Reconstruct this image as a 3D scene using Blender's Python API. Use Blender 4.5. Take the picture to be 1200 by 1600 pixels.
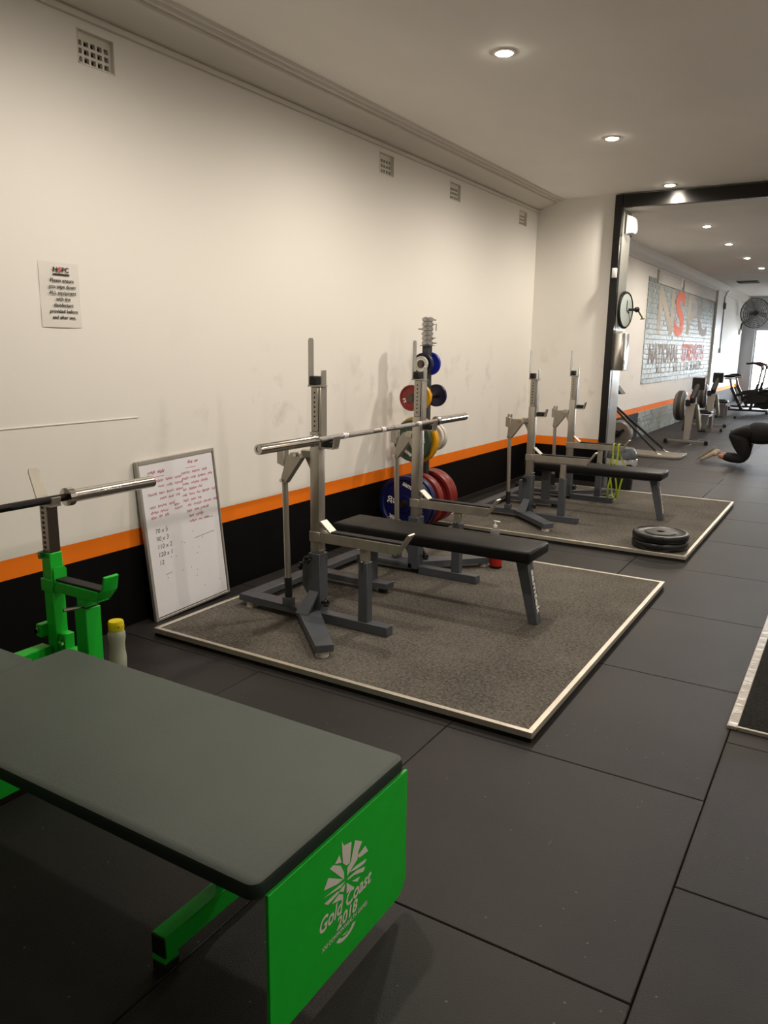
import bpy, bmesh, math, random
from mathutils import Vector, Matrix, noise as mnoise

for o in list(bpy.data.objects):
    bpy.data.objects.remove(o)
SC = bpy.context.scene
COL = SC.collection
R = math.radians
rnd = random.Random(7)

# ------------------------------------------------------------------ camera
YAW, PITCH, ROLL, FPX = 0.54428918, 0.21183971, 0.01371505, 1210.4174
d = Vector((-math.sin(YAW)*math.cos(PITCH), math.cos(YAW)*math.cos(PITCH), -math.sin(PITCH)))
r0 = Vector((math.cos(YAW), math.sin(YAW), 0)); u0 = r0.cross(d)
rv = math.cos(ROLL)*r0+math.sin(ROLL)*u0; uv = -math.sin(ROLL)*r0+math.cos(ROLL)*u0
cd = bpy.data.cameras.new('camera'); cam = bpy.data.objects.new('camera', cd); COL.objects.link(cam)
cd.sensor_fit = 'VERTICAL'; cd.sensor_height = 36.0; cd.lens = FPX*36/1600; cd.clip_start = 0.05
m = Matrix.Identity(4)
for i in range(3):
    m[i][0] = rv[i]; m[i][1] = uv[i]; m[i][2] = -d[i]; m[i][3] = (3.29, 0, 1.53)[i]
cam.matrix_world = m
SC.camera = cam

# ------------------------------------------------------------------ world, exposure
w = bpy.data.worlds.new('daylight'); SC.world = w; w.use_nodes = True
w.node_tree.nodes['Background'].inputs[0].default_value = (0.86, 0.93, 1.0, 1)
w.node_tree.nodes['Background'].inputs[1].default_value = 26.0
SC.view_settings.view_transform = 'Standard'; SC.view_settings.look = 'None'
SC.view_settings.gamma = 1; SC.view_settings.use_curve_mapping = False
SC.view_settings.exposure = 0.0
SC.cycles.max_bounces = 8; SC.cycles.diffuse_bounces = 5
SC.cycles.sample_clamp_indirect = 4.0
LAMP_W = 92.0                      # power of each downlight
LAMP_COL = (1.0, 0.895, 0.765)
LAMP_ANGLE, LAMP_BLEND, LAMP_R = 177, 0.7, 0.045
# downlight positions (x, y); the first seven are in view
DOWNLIGHTS = [(1.40, 4.33), (1.43, 6.38), (1.45, 8.38), (1.32, 11.3), (1.31, 13.3), (1.32, 15.4), (1.35, 17.35)]
DOWNLIGHTS_OUT = [(1.4, 2.3), (4.6, 2.3), (4.6, 4.33), (4.6, 6.38), (4.6, 11.3), (4.6, 14.3), (4.6, 17.35)]
CEIL = 3.11

# ------------------------------------------------------------------ helpers
def s2l(c):
    return tuple((x/12.92 if x <= 0.04045 else ((x+0.055)/1.055)**2.4) for x in c)
def rgb(r, g, b): return s2l((r/255, g/255, b/255))

MATS = {}
def mat(name, col, rough=0.5, metal=0.0, var=0.0, scale=8.0, bump=0.0, bscale=None, emit=0, spec=0.5, stretch=None, coat=0.0, alpha=None, trans=0.0, ior=1.45, rvar=0.0):
    if name in MATS: return MATS[name]
    m_ = bpy.data.materials.new(name); m_.use_nodes = True
    nt = m_.node_tree; b = nt.nodes['Principled BSDF']
    b.inputs['Base Color'].default_value = (*col, 1); b.inputs['Roughness'].default_value = rough
    b.inputs['Metallic'].default_value = metal; b.inputs['Specular IOR Level'].default_value = spec
    b.inputs['Coat Weight'].default_value = coat; b.inputs['IOR'].default_value = ior
    b.inputs['Transmission Weight'].default_value = trans
    if alpha is not None: b.inputs['Alpha'].default_value = alpha
    if emit:
        b.inputs['Emission Color'].default_value = (*col, 1); b.inputs['Emission Strength'].default_value = emit
    if var or bump or rvar:
        tc = nt.nodes.new('ShaderNodeTexCoord'); mp = nt.nodes.new('ShaderNodeMapping')
        if stretch: mp.inputs['Scale'].default_value = stretch
        nt.links.new(tc.outputs['Object'], mp.inputs['Vector'])
        n = nt.nodes.new('ShaderNodeTexNoise'); n.inputs['Scale'].default_value = scale; n.inputs['Detail'].default_value = 6
        nt.links.new(mp.outputs[0], n.inputs['Vector'])
        if var:
            cr = nt.nodes.new('ShaderNodeValToRGB')
            cr.color_ramp.elements[0].position = 0.3; cr.color_ramp.elements[1].position = 0.7
            cr.color_ramp.elements[0].color = (*[max(0, c*(1-var)) for c in col], 1)
            cr.color_ramp.elements[1].color = (*[min(1, c*(1+var)) for c in col], 1)
            nt.links.new(n.outputs[0], cr.inputs[0]); nt.links.new(cr.outputs[0], b.inputs['Base Color'])
        if rvar:
            mr = nt.nodes.new('ShaderNodeMapRange'); mr.inputs[3].default_value = rough-rvar; mr.inputs[4].default_value = rough+rvar
            nt.links.new(n.outputs[0], mr.inputs[0]); nt.links.new(mr.outputs[0], b.inputs['Roughness'])
        if bump:
            n2 = nt.nodes.new('ShaderNodeTexNoise'); n2.inputs['Scale'].default_value = bscale or scale*4; n2.inputs['Detail'].default_value = 4
            nt.links.new(mp.outputs[0], n2.inputs['Vector'])
            bp = nt.nodes.new('ShaderNodeBump'); bp.inputs['Strength'].default_value = bump; bp.inputs['Distance'].default_value = 0.01
            nt.links.new(n2.outputs[0], bp.inputs['Height']); nt.links.new(bp.outputs[0], b.inputs['Normal'])
    MATS[name] = m_
    return m_

ORG = {}
class MB:
    """collects shapes (in world coordinates) and links them as ONE mesh object"""
    def __init__(s): s.bm = bmesh.new()
    def box(s, lo, hi, bev=0.0, seg=2, M=None):
        c = [(a+b)/2 for a, b in zip(lo, hi)]; sz = [abs(b-a) for a, b in zip(lo, hi)]
        r = bmesh.ops.create_cube(s.bm, size=1.0)
        vs = r['verts']
        bmesh.ops.scale(s.bm, vec=sz, verts=vs); bmesh.ops.translate(s.bm, vec=c, verts=vs)
        if bev:
            es = list({e for v in vs for e in v.link_edges})
            rb = bmesh.ops.bevel(s.bm, geom=es, offset=bev, segments=seg, profile=0.5, affect='EDGES')
            vs = list({v for f in rb['faces'] for v in f.verts} | {v for v in vs if v.is_valid})
        if M is not None: bmesh.ops.transform(s.bm, matrix=M, verts=[v for v in vs if v.is_valid])
        return s
    def bar(s, p, q, w, h, up=(0, 0, 1), bev=0.003):
        p, q = Vector(p), Vector(q); z = (q-p).normalized(); up = Vector(up)
        if abs(z.dot(up)) > 0.98: up = Vector((0, 1, 0))
        x = up.cross(z).normalized(); y = z.cross(x)
        M = Matrix((( *[x[0], y[0], z[0]], (p[0]+q[0])/2), (*[x[1], y[1], z[1]], (p[1]+q[1])/2), (*[x[2], y[2], z[2]], (p[2]+q[2])/2), (0, 0, 0, 1)))
        L = (q-p).length/2
        return s.box((-w/2, -h/2, -L), (w/2, h/2, L), bev, 1, M)
    def tube(s, pts, r, seg=12, cap=True, closed=False):
        pts = [Vector(p) for p in pts]; n = len(pts); rings = []
        rs = r if isinstance(r, (list, tuple)) else [r]*n
        ref = None
        for i, p in enumerate(pts):
            if closed: t = (pts[(i+1) % n]-pts[i-1]).normalized()
            else: t = (pts[min(i+1, n-1)]-pts[max(i-1, 0)]).normalized()
            if ref is None: ref = Vector((0, 0, 1)) if abs(t.z) < 0.9 else Vector((0, 1, 0))
            x = (ref - t*ref.dot(t)).normalized(); y = t.cross(x); ref = x
            rings.append([s.bm.verts.new(p+x*rs[i]*math.cos(a)+y*rs[i]*math.sin(a)) for a in [2*math.pi*k/seg for k in range(seg)]])
        for i in range(n if closed else n-1):
            a, b = rings[i], rings[(i+1) % n]
            for k in range(seg): s.bm.faces.new((a[k], a[(k+1) % seg], b[(k+1) % seg], b[k]))
        if cap and not closed:
            s.bm.faces.new(rings[0][::-1]); s.bm.faces.new(rings[-1])
        return s
    def lathe(s, c, axis, prof, seg=32):
        """prof: list of (radius, distance along axis)"""
        c = Vector(c); a = Vector(axis).normalized(); ref = Vector((0, 0, 1)) if abs(a.z) < 0.9 else Vector((0, 1, 0))
        x = ref.cross(a).normalized(); y = a.cross(x); rings = []
        for r, t in prof:
            if r < 1e-5: rings.append([s.bm.verts.new(c+a*t)])
            else: rings.append([s.bm.verts.new(c+a*t+x*r*math.cos(q)+y*r*math.sin(q)) for q in [2*math.pi*k/seg for k in range(seg)]])
        for i in range(len(rings)-1):
            A, B = rings[i], rings[i+1]
            for k in range(seg):
                k2 = (k+1) % seg
                if len(A) == 1 and len(B) == 1: continue
                if len(A) == 1: s.bm.faces.new((A[0], B[k2], B[k]))
                elif len(B) == 1: s.bm.faces.new((A[k], A[k2], B[0]))
                else: s.bm.faces.new((A[k], A[k2], B[k2], B[k]))
        return s
    def prism(s, pts, vec, bev=0.0):
        """planar polygon (3D points) pushed along vec"""
        vec = Vector(vec); a = [s.bm.verts.new(Vector(p)) for p in pts]; b = [s.bm.verts.new(Vector(p)+vec) for p in pts]
        fs = [s.bm.faces.new(a[::-1]), s.bm.faces.new(b)]; n = len(a)
        for i in range(n): fs.append(s.bm.faces.new((a[i], a[(i+1) % n], b[(i+1) % n], b[i])))
        if bev:
            es = list({e for f in fs for e in f.edges}); bmesh.ops.bevel(s.bm, geom=es, offset=bev, segments=1, affect='EDGES')
        return s
    def sphere(s, c, r, sc=(1, 1, 1), u=16, v=10, M=None):
        q = bmesh.ops.create_uvsphere(s.bm, u_segments=u, v_segments=v, radius=r)
        bmesh.ops.scale(s.bm, vec=sc, verts=q['verts'])
        if M is not None: bmesh.ops.transform(s.bm, matrix=M, verts=q['verts'])
        bmesh.ops.translate(s.bm, vec=c, verts=q['verts']); return s
    def ribbon(s, pts, width, thick):
        """flat band: width vectors given per point"""
        P = [Vector(p) for p, _ in pts]; W = [Vector(w_)*width/2 for _, w_ in pts]; n = len(P); rr = []
        for i in range(n):
            t = (P[(i+1) % n]-P[i-1]).normalized(); nn = t.cross(W[i].normalized())*thick/2
            rr.append([s.bm.verts.new(q) for q in (P[i]-W[i]-nn, P[i]+W[i]-nn, P[i]+W[i]+nn, P[i]-W[i]+nn)])
        for i in range(n):
            a, b = rr[i], rr[(i+1) % n]
            for k in range(4): s.bm.faces.new((a[k], a[(k+1) % 4], b[(k+1) % 4], b[k]))
        return s
    def poly(s, pts): s.bm.faces.new([s.bm.verts.new(Vector(p)) for p in pts]); return s
    def text(s, body, size, o, right, up, align='CENTER', bold=0.0, depth=0.0008, sx=1.0, shear=0.0, spacing=1.0):
        cu = bpy.data.curves.new('t', 'FONT'); cu.body = body; cu.size = size; cu.align_x = align; cu.align_y = 'CENTER'
        cu.offset = bold; cu.resolution_u = 3; cu.shear = shear; cu.space_character = spacing; cu.fill_mode = 'FRONT'
        ob = bpy.data.objects.new('t', cu); COL.objects.link(ob)
        dg = bpy.context.evaluated_depsgraph_get(); me = bpy.data.meshes.new_from_object(ob.evaluated_get(dg))
        o, right, up = Vector(o), Vector(right).normalized(), Vector(up).normalized(); nrm = right.cross(up)
        vs = [s.bm.verts.new(o+right*v.co.x*sx+up*v.co.y+nrm*depth) for v in me.vertices]
        for p in me.polygons:
            try: s.bm.faces.new([vs[i] for i in p.vertices])
            except ValueError: pass
        bpy.data.objects.remove(ob); bpy.data.curves.remove(cu); bpy.data.meshes.remove(me)
        return s
    def build(s, name, material, parent=None, smooth=True, loc=None, M=None, recalc=True):
        if M is not None: bmesh.ops.transform(s.bm, matrix=M, verts=s.bm.verts)
        if recalc: bmesh.ops.recalc_face_normals(s.bm, faces=s.bm.faces)
        org = ORG.get(parent.name, Vector((0, 0, 0))) if parent else Vector(loc or (0, 0, 0))
        bmesh.ops.translate(s.bm, vec=-org, verts=s.bm.verts)
        me = bpy.data.meshes.new(name); s.bm.to_mesh(me); s.bm.free()
        if material: me.materials.append(material)
        if smooth:
            for p in me.polygons: p.use_smooth = True
            me.set_sharp_from_angle(angle=R(38))
        ob = bpy.data.objects.new(name, me); COL.objects.link(ob)
        if parent: ob.parent = parent
        else: ob.location = org
        ORG[ob.name] = org
        return ob

def tag(o, label, cat, group=None):
    o['label'] = label; o['category'] = cat
    if group: o['group'] = group
    return o
def struct(o): o['kind'] = 'structure'; return o
def thing(name, label, cat, loc, group=None):
    o = bpy.data.objects.new(name, None); COL.objects.link(o); o.location = loc; o.empty_display_size = 0.1
    ORG[o.name] = Vector(loc)
    return tag(o, label, cat, group)

# ------------------------------------------------------------------ materials
STEEL = mat('brushed_steel', rgb(172, 167, 156), 0.40, 0.72, var=0.10, scale=14, stretch=(1, 1, 0.15), rvar=0.05)
CHROME = mat('chrome', rgb(205, 200, 192), 0.16, 1.0)
DARKSTEEL = mat('dark_steel', rgb(95, 88, 82), 0.4, 1.0, var=0.1)
GREY = mat('grey_powdercoat', rgb(74, 78, 84), 0.42, var=0.06, scale=30, bump=0.03, bscale=300)
BLACKP = mat('black_plastic', rgb(18, 18, 19), 0.45)
BLACKR = mat('black_rubber', rgb(22, 21, 21), 0.7, var=0.15, scale=40)
VINYL = mat('black_vinyl', rgb(25, 24, 24), 0.42, spec=0.14, var=0.06, scale=6, bump=0.06, bscale=90)
GVINYL = mat('grey_green_vinyl', rgb(66, 75, 69), 0.6, var=0.05, scale=5, bump=0.08, bscale=160)
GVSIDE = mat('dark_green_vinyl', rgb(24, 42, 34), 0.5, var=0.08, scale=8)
GREEN = mat('green_powdercoat', rgb(18, 188, 46), 0.45, var=0.04, scale=18)
WHITEP = mat('white_plastic', rgb(228, 226, 220), 0.4)
WHITEINK = mat('white_print', rgb(225, 222, 214), 0.6)
BLACKINK = mat('black_print', rgb(30, 28, 28), 0.6)
ALU = mat('aluminium_angle', rgb(205, 198, 184), 0.42, 0.75, var=0.10, scale=9)
BLACKPAINT = mat('black_gloss_paint', rgb(17, 15, 14), 0.28, var=0.1)

# ================================================================== THE SETTING
# ---- floor: rubber tiles 1 x 1 m on a dark slab
def tile_mat():
    m_ = bpy.data.materials.new('rubber_tile'); m_.use_nodes = True; nt = m_.node_tree; b = nt.nodes['Principled BSDF']
    geo = nt.nodes.new('ShaderNodeNewGeometry'); oi = nt.nodes.new('ShaderNodeObjectInfo')
    n1 = nt.nodes.new('ShaderNodeTexNoise'); n1.inputs['Scale'].default_value = 1.7; n1.inputs['Detail'].default_value = 5
    nt.links.new(geo.outputs['Position'], n1.inputs['Vector'])
    cr = nt.nodes.new('ShaderNodeValToRGB'); cr.color_ramp.elements[0].position = 0.3; cr.color_ramp.elements[1].position = 0.72
    cr.color_ramp.elements[0].color = (*rgb(35, 34, 34), 1); cr.color_ramp.elements[1].color = (*rgb(47, 44, 43), 1)
    nt.links.new(n1.outputs[0], cr.inputs[0])
    hv = nt.nodes.new('ShaderNodeHueSaturation'); mr = nt.nodes.new('ShaderNodeMapRange')
    mr.inputs[3].default_value = 0.88; mr.inputs[4].default_value = 1.14
    nt.links.new(oi.outputs['Random'], mr.inputs[0]); nt.links.new(mr.outputs[0], hv.inputs['Value']); nt.links.new(cr.outputs[0], hv.inputs['Color'])
    # pale crumbs
    v = nt.nodes.new('ShaderNodeTexVoronoi'); v.inputs['Scale'].default_value = 22; nt.links.new(geo.outputs['Position'], v.inputs['Vector'])
    lt = nt.nodes.new('ShaderNodeMath'); lt.operation = 'LESS_THAN'; lt.inputs[1].default_value = 0.075; nt.links.new(v.outputs['Distance'], lt.inputs[0])
    sep = nt.nodes.new('ShaderNodeSeparateColor'); nt.links.new(v.outputs['Color'], sep.inputs[0])
    gt = nt.nodes.new('ShaderNodeMath'); gt.operation = 'GREATER_THAN'; gt.inputs[1].default_value = 0.62; nt.links.new(sep.outputs[0], gt.inputs[0])
    mu = nt.nodes.new('ShaderNodeMath'); mu.operation = 'MULTIPLY'; nt.links.new(lt.outputs[0], mu.inputs[0]); nt.links.new(gt.outputs[0], mu.inputs[1])
    mx = nt.nodes.new('ShaderNodeMix'); mx.data_type = 'RGBA'; mx.inputs[7].default_value = (*rgb(88, 84, 79), 1)
    nt.links.new(mu.outputs[0], mx.inputs[0]); nt.links.new(hv.outputs[0], mx.inputs[6]); nt.links.new(mx.outputs[2], b.inputs['Base Color'])
    b.inputs['Roughness'].default_value = 0.52; b.inputs['Specular IOR Level'].default_value = 0.26
    n2 = nt.nodes.new('ShaderNodeTexNoise'); n2.inputs['Scale'].default_value = 260; n2.inputs['Detail'].default_value = 3; nt.links.new(geo.outputs['Position'], n2.inputs['Vector'])
    bp = nt.nodes.new('ShaderNodeBump'); bp.inputs['Strength'].default_value = 0.35; bp.inputs['Distance'].default_value = 0.004
    nt.links.new(n2.outputs[0], bp.inputs['Height']); nt.links.new(bp.outputs[0], b.inputs['Normal'])
    return m_
TILE = tile_mat()
floor = struct(MB().box((-0.2, -3, -0.14), (6.3, 26.6, -0.02)).build('floor', mat('slab', rgb(22, 21, 20), 0.9), smooth=False))
tb = MB().box((-0.4985, -0.4985, -0.019), (0.4985, 0.4985, 0.0), 0.003, 1).build('tile', TILE, floor)
tme = tb.data; first = True
for cx in range(6):
    for k in range(-3, 27):
        y = k+0.65+(0.49 if cx >= 3 else 0)
        if y > 26.2: continue
        t = tb if first else bpy.data.objects.new('tile', tme)
        if not first: COL.objects.link(t); t.parent = floor
        t.location = (cx+0.5+0.0, y+0.5, 0.0); first = False

# ---- left wall with painted bands, scuffs, vent holes
def wall_mat(name, base, stripe=True, scuff=True):
    m_ = bpy.data.materials.new(name); m_.use_nodes = True; nt = m_.node_tree; b = nt.nodes['Principled BSDF']
    geo = nt.nodes.new('ShaderNodeNewGeometry'); sx = nt.nodes.new('ShaderNodeSeparateXYZ'); nt.links.new(geo.outputs['Position'], sx.inputs[0])
    cur = nt.nodes.new('ShaderNodeRGB'); cur.outputs[0].default_value = (*base, 1); cur = cur.outputs[0]
    def mth(op, a, c=None):
        q = nt.nodes.new('ShaderNodeMath'); q.operation = op
        for i, z in enumerate((a, c)):
            if z is None: continue
            if isinstance(z, (int, float)): q.inputs[i].default_value = z
            else: nt.links.new(z, q.inputs[i])
        return q.outputs[0]
    def mixc(fac, a, col):
        q = nt.nodes.new('ShaderNodeMix'); q.data_type = 'RGBA'; nt.links.new(fac, q.inputs[0]); nt.links.new(a, q.inputs[6])
        q.inputs[7].default_value = (*col, 1); return q.outputs[2]
    if scuff:      # grey rub marks where bars and plates have brushed the paint
        n = nt.nodes.new('ShaderNodeTexNoise'); n.inputs['Scale'].default_value = 2.6; n.inputs['Detail'].default_value = 7; n.inputs['Roughness'].default_value = 0.62
        nt.links.new(geo.outputs['Position'], n.inputs['Vector'])
        mr = nt.nodes.new('ShaderNodeMapRange'); mr.inputs[1].default_value = 0.55; mr.inputs[2].default_value = 0.78; nt.links.new(n.outputs[0], mr.inputs[0])
        g = mth('SUBTRACT', sx.outputs[2], 1.15); g = mth('MULTIPLY', g, g); g = mth('MULTIPLY', g, -9.0); g = mth('EXPONENT', g)
        f = mth('MULTIPLY', mr.outputs[0], g); f = mth('MULTIPLY', f, 0.55)
        yy = nt.nodes.new('ShaderNodeMapRange'); yy.inputs[1].default_value = 2.6; yy.inputs[2].default_value = 4.0; nt.links.new(sx.outputs[1], yy.inputs[0])
        f = mth('MULTIPLY', f, yy.outputs[0])
        cur = mixc(f, cur, rgb(138, 132, 124))
    if stripe:
        f = mth('LESS_THAN', sx.outputs[2], 0.533); cur = mixc(f, cur, rgb(246, 126, 28))
        f = mth('LESS_THAN', sx.outputs[2], 0.436); cur = mixc(f, cur, rgb(7, 6, 6))
    nt.links.new(cur, b.inputs['Base Color']); b.inputs['Roughness'].default_value = 0.68; b.inputs['Specular IOR Level'].default_value = 0.12
    n2 = nt.nodes.new('ShaderNodeTexNoise'); n2.inputs['Scale'].default_value = 3.5; n2.inputs['Detail'].default_value = 5; nt.links.new(geo.outputs['Position'], n2.inputs['Vector'])
    bp = nt.nodes.new('ShaderNodeBump'); bp.inputs['Strength'].default_value = 0.10; bp.inputs['Distance'].default_value = 0.02
    nt.links.new(n2.outputs[0], bp.inputs['Height']); nt.links.new(bp.outputs[0], b.inputs['Normal'])
    return m_
WALL = wall_mat('white_wall_with_orange_band', rgb(236, 233, 227))
VENTS = [(2.635, 2.845, 2.797, 2.947), (5.30, 5.51, 2.802, 2.952), (6.48, 6.69, 2.80, 2.945), (8.105, 8.315, 2.80, 2.945)]
ys = sorted({-3.0, 26.3} | {v for q in VENTS for v in q[:2]})
wb = MB()
for a, b_ in zip(ys[:-1], ys[1:]):
    vq = [q for q in VENTS if abs(q[0]-a) < 1e-6]
    segs = [(-0.02, CEIL)] if not vq else [(-0.02, vq[0][2]), (vq[0][3], CEIL)]
    for z0, z1 in segs: wb.box((-0.12, a, z0), (0.0, b_, z1))
wall_left = struct(wb.build('wall_left', WALL, smooth=False))
wall_back = struct(MB().box((0.0, 8.64, 0.0), (0.86, 8.97, CEIL)).box((0.86, 8.66, 2.965), (6.2, 8.97, CEIL)).build('wall_back', WALL, smooth=False))
struct(MB().box((6.2, -3, -0.02), (6.32, 26.3, CEIL)).build('wall_right', WALL, smooth=False))
struct(MB().box((-0.12, -3.12, -0.02), (6.32, -3, CEIL)).build('wall_front', WALL, smooth=False))
CEILM = mat('ceiling_plaster', rgb(242, 238, 232), 0.75, var=0.05, scale=1.2, bump=0.55, bscale=1.3, stretch=(1, 0.45, 1))
struct(MB().box((-0.12, -3.12, CEIL), (6.32, 26.4, CEIL+0.1)).build('ceiling', CEILM, smooth=False))

# far wall with the bright shop front
FW = wall_mat('pale_grey_wall', rgb(206, 210, 214), stripe=False, scuff=False)
struct(MB().box((-0.12, 26.3, -0.02), (0.36, 26.5, CEIL)).box((0.36, 26.3, 2.18), (6.32, 26.5, CEIL)).box((5.6, 26.3, -0.02), (6.32, 26.5, 2.18)).build('wall_far', FW, smooth=False))
win = struct(MB().box((0.36, 26.36, 2.12), (5.6, 26.42, 2.18)).box((0.36, 26.36, 0.0), (5.6, 26.42, 0.10)).box((0.36, 26.36, 0.1), (0.41, 26.42, 2.12)).box((2.1, 26.36, 0.1), (2.16, 26.42, 2.12)).box((3.9, 26.36, 0.1), (3.96, 26.42, 2.12)).build('window_1', mat('white_window_frame', rgb(225, 226, 226), 0.4), smooth=False))
GLASS = bpy.data.materials.new('window_glass'); GLASS.use_nodes = True      # thin clear pane: mostly straight through, a little mirror
_nt = GLASS.node_tree; _nt.nodes.clear(); _o = _nt.nodes.new('ShaderNodeOutputMaterial'); _m = _nt.nodes.new('ShaderNodeMixShader'); _t = _nt.nodes.new('ShaderNodeBsdfTransparent'); _g = _nt.nodes.new('ShaderNodeBsdfGlossy'); _g.inputs['Roughness'].default_value = 0.02
_m.inputs[0].default_value = 0.08; _nt.links.new(_t.outputs[0], _m.inputs[1]); _nt.links.new(_g.outputs[0], _m.inputs[2]); _nt.links.new(_m.outputs[0], _o.inputs[0])
for a, b_ in ((0.41, 2.1), (2.16, 3.9), (3.96, 5.6)):
    MB().box((a, 26.385, 0.10), (b_, 26.392, 2.12)).build('pane', GLASS, win, smooth=False)

# cornice along the front room (profile in x,z) and a smaller one in the room behind
prof = [(0, 2.985), (0.022, 2.985), (0.026, 2.995), (0.024, 3.006), (0.012, 3.008), (0.012, 3.016), (0.045, 3.02), (0.085, 3.035), (0.15, 3.055), (0.205, 3.068), (0.212, 3.066), (0.212, 3.084), (0.25, 3.080), (0.255, 3.096), (0.285, 3.092), (0.29, CEIL), (0, CEIL)]
CORN = mat('cornice_plaster', rgb(216, 211, 202), 0.65)
struct(MB().prism([(x, -3, z) for x, z in prof], (0, 11.64, 0)).build('trim_1', CORN))
struct(MB().prism([(x, 8.97, z) for x, z in [(0, 2.93), (0.03, 2.93), (0.05, 2.96), (0.10, 2.98), (0.14, 3.03), (0.15, CEIL), (0, CEIL)]], (0, 17.33, 0)).build('trim_2', CORN))
# thin ledge of a plastered patch
struct(MB().prism([(0, -3, 1.139), (0.004, -3, 1.138), (0.004, -3, 1.134), (0, -3, 1.130)], (0, 5.873, 0)).build('trim_3', mat('wall_patch', rgb(236, 233, 227), 0.6), smooth=False))
struct(MB().box((0, 5.2, 0.0), (0.02, 8.64, 0.05)).box((0.02, 8.62, 0.0), (0.86, 8.64, 0.05)).build('baseboard_left', mat('dark_skirting', rgb(38, 36, 35), 0.5), smooth=False))
# black steel frame round the opening
fr = struct(MB().box((0.865, 8.585, 0.0), (0.945, 8.655, 3.095), 0.004, 1).build('trim_4', BLACKPAINT))
MB().box((0.9455, 8.585, 2.965), (6.18, 8.655, 3.095), 0.004, 1).build('header_beam', BLACKPAINT, fr)
MB().box((0.862, 8.656, 0.0), (0.946, 8.972, 2.963)).build('jamb_lining', mat('jamb_paint', rgb(150, 150, 142), 0.3), fr, smooth=False)

# ---- brick mural of the far room (courses below 6 px: joined)
def brick_mat():
    m_ = bpy.data.materials.new('painted_brick'); m_.use_nodes = True; nt = m_.node_tree; b = nt.nodes['Principled BSDF']
    geo = nt.nodes.new('ShaderNodeNewGeometry'); n = nt.nodes.new('ShaderNodeTexNoise'); n.inputs['Scale'].default_value = 2.5; n.inputs['Detail'].default_value = 6
    nt.links.new(geo.outputs['Position'], n.inputs['Vector'])
    cr = nt.nodes.new('ShaderNodeValToRGB'); cr.color_ramp.elements[0].position = 0.35; cr.color_ramp.elements[1].position = 0.7
    cr.color_ramp.elements[0].color = (*rgb(112, 120, 114), 1); cr.color_ramp.elements[1].color = (*rgb(146, 152, 145), 1)
    nt.links.new(n.outputs[0], cr.inputs[0]); nt.links.new(cr.outputs[0], b.inputs['Base Color'])
    b.inputs['Roughness'].default_value = 0.5; b.inputs['Specular IOR Level'].default_value = 0.25
    return m_
bk = MB()
for c in range(26):
    z = 0.01+c*0.0865
    if c >= 5: z = 0.93+(c-5)*0.0865
    off = 0.125 if c % 2 else 0.0
    k = 0
    while True:
        y0 = 14.0+k*0.25-off; y1 = y0+0.238; k += 1
        if y0 > 20.9: break
        y0 = max(y0, 14.0); y1 = min(y1, 20.9)
        if y1-y0 < 0.03: continue
        p = 0.012+rnd.uniform(-0.002, 0.002)
        bk.box((0.0005, y0, z), (p, y1, z+0.074))
bo = bk.build('painted_bricks', brick_mat(), wall_left, smooth=False); bo['kind'] = 'stuff'; bo['label'] = 'grey-green painted brick courses with pale mortar lines'
mb = MB().box((0.0003, 14.0, 0.0), (0.002, 20.9, 0.436)).box((0.0003, 14.0, 0.925), (0.002, 20.9, 2.75)); mb.build('mortar', mat('pale_mortar', rgb(204, 206, 200), 0.8, spec=0.1), wall_left, smooth=False)
pl = MB().box((0.0003, 20.9, 0.0), (0.06, 22.1, 2.98)).build('pilaster', mat('pilaster_paint', rgb(220, 218, 210), 0.5), wall_left, smooth=False)
MB().box((0.0004, 14.6, 2.67), (0.03, 16.6, 2.90)).box((0.0004, 16.9, 2.67), (0.03, 20.8, 2.90)).build('lintel_panel', mat('lintel_paint', rgb(186, 180, 170), 0.6), wall_left, smooth=False)
MUG = mat('mural_grey', rgb(172, 162, 148), 0.65, spec=0.1); MUO = mat('mural_orange', rgb(206, 106, 78), 0.65, spec=0.1)
XM = 0.0155
def mural(parts, name, mm):
    q = MB()
    for body, size, y, z, sx, bold in parts: q.text(body, size, (XM, y, z), (0, 1, 0), (0, 0, 1), 'CENTER', bold, 0, sx)
    return q.build(name, mm, wall_left, smooth=False)
mural([('N', 1.12, 15.5, 2.18, 1.75, 0.03), ('P', 1.12, 18.0, 2.2, 1.75, 0.03), ('C', 1.12, 19.4, 2.2, 1.6, 0.03)], 'mural_letters', MUG)
mural([('NATIONAL', 0.46, 15.65, 1.43, 1.12, 0.016)], 'mural_letters', mat('mural_taupe', rgb(136, 122, 110), 0.65, spec=0.1))['label'] = 'taupe painted word of the mural'
mural([('S', 1.15, 16.75, 2.18, 1.75, 0.04), ('STRENGTH', 0.46, 18.6, 1.45, 1.12, 0.016)], 'mural_letters', MUO)['label'] = 'orange painted letters of the mural'
# faded illegible third line of the mural: short strokes
q = MB()
y = 15.1
while y < 19.6:
    h = rnd.uniform(0.16, 0.22); q.box((XM, y, 1.08), (XM+0.0008, y+0.05, 1.08+h)); 
    if rnd.random() < 0.5: q.box((XM, y, 1.08+rnd.choice([0, h-0.04])), (XM+0.0008, y+0.16, 1.12+0.0))
    y += rnd.choice([0.15, 0.18, 0.22, 0.38])
q.build('mural_strokes', MUG, wall_left, smooth=False)

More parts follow.
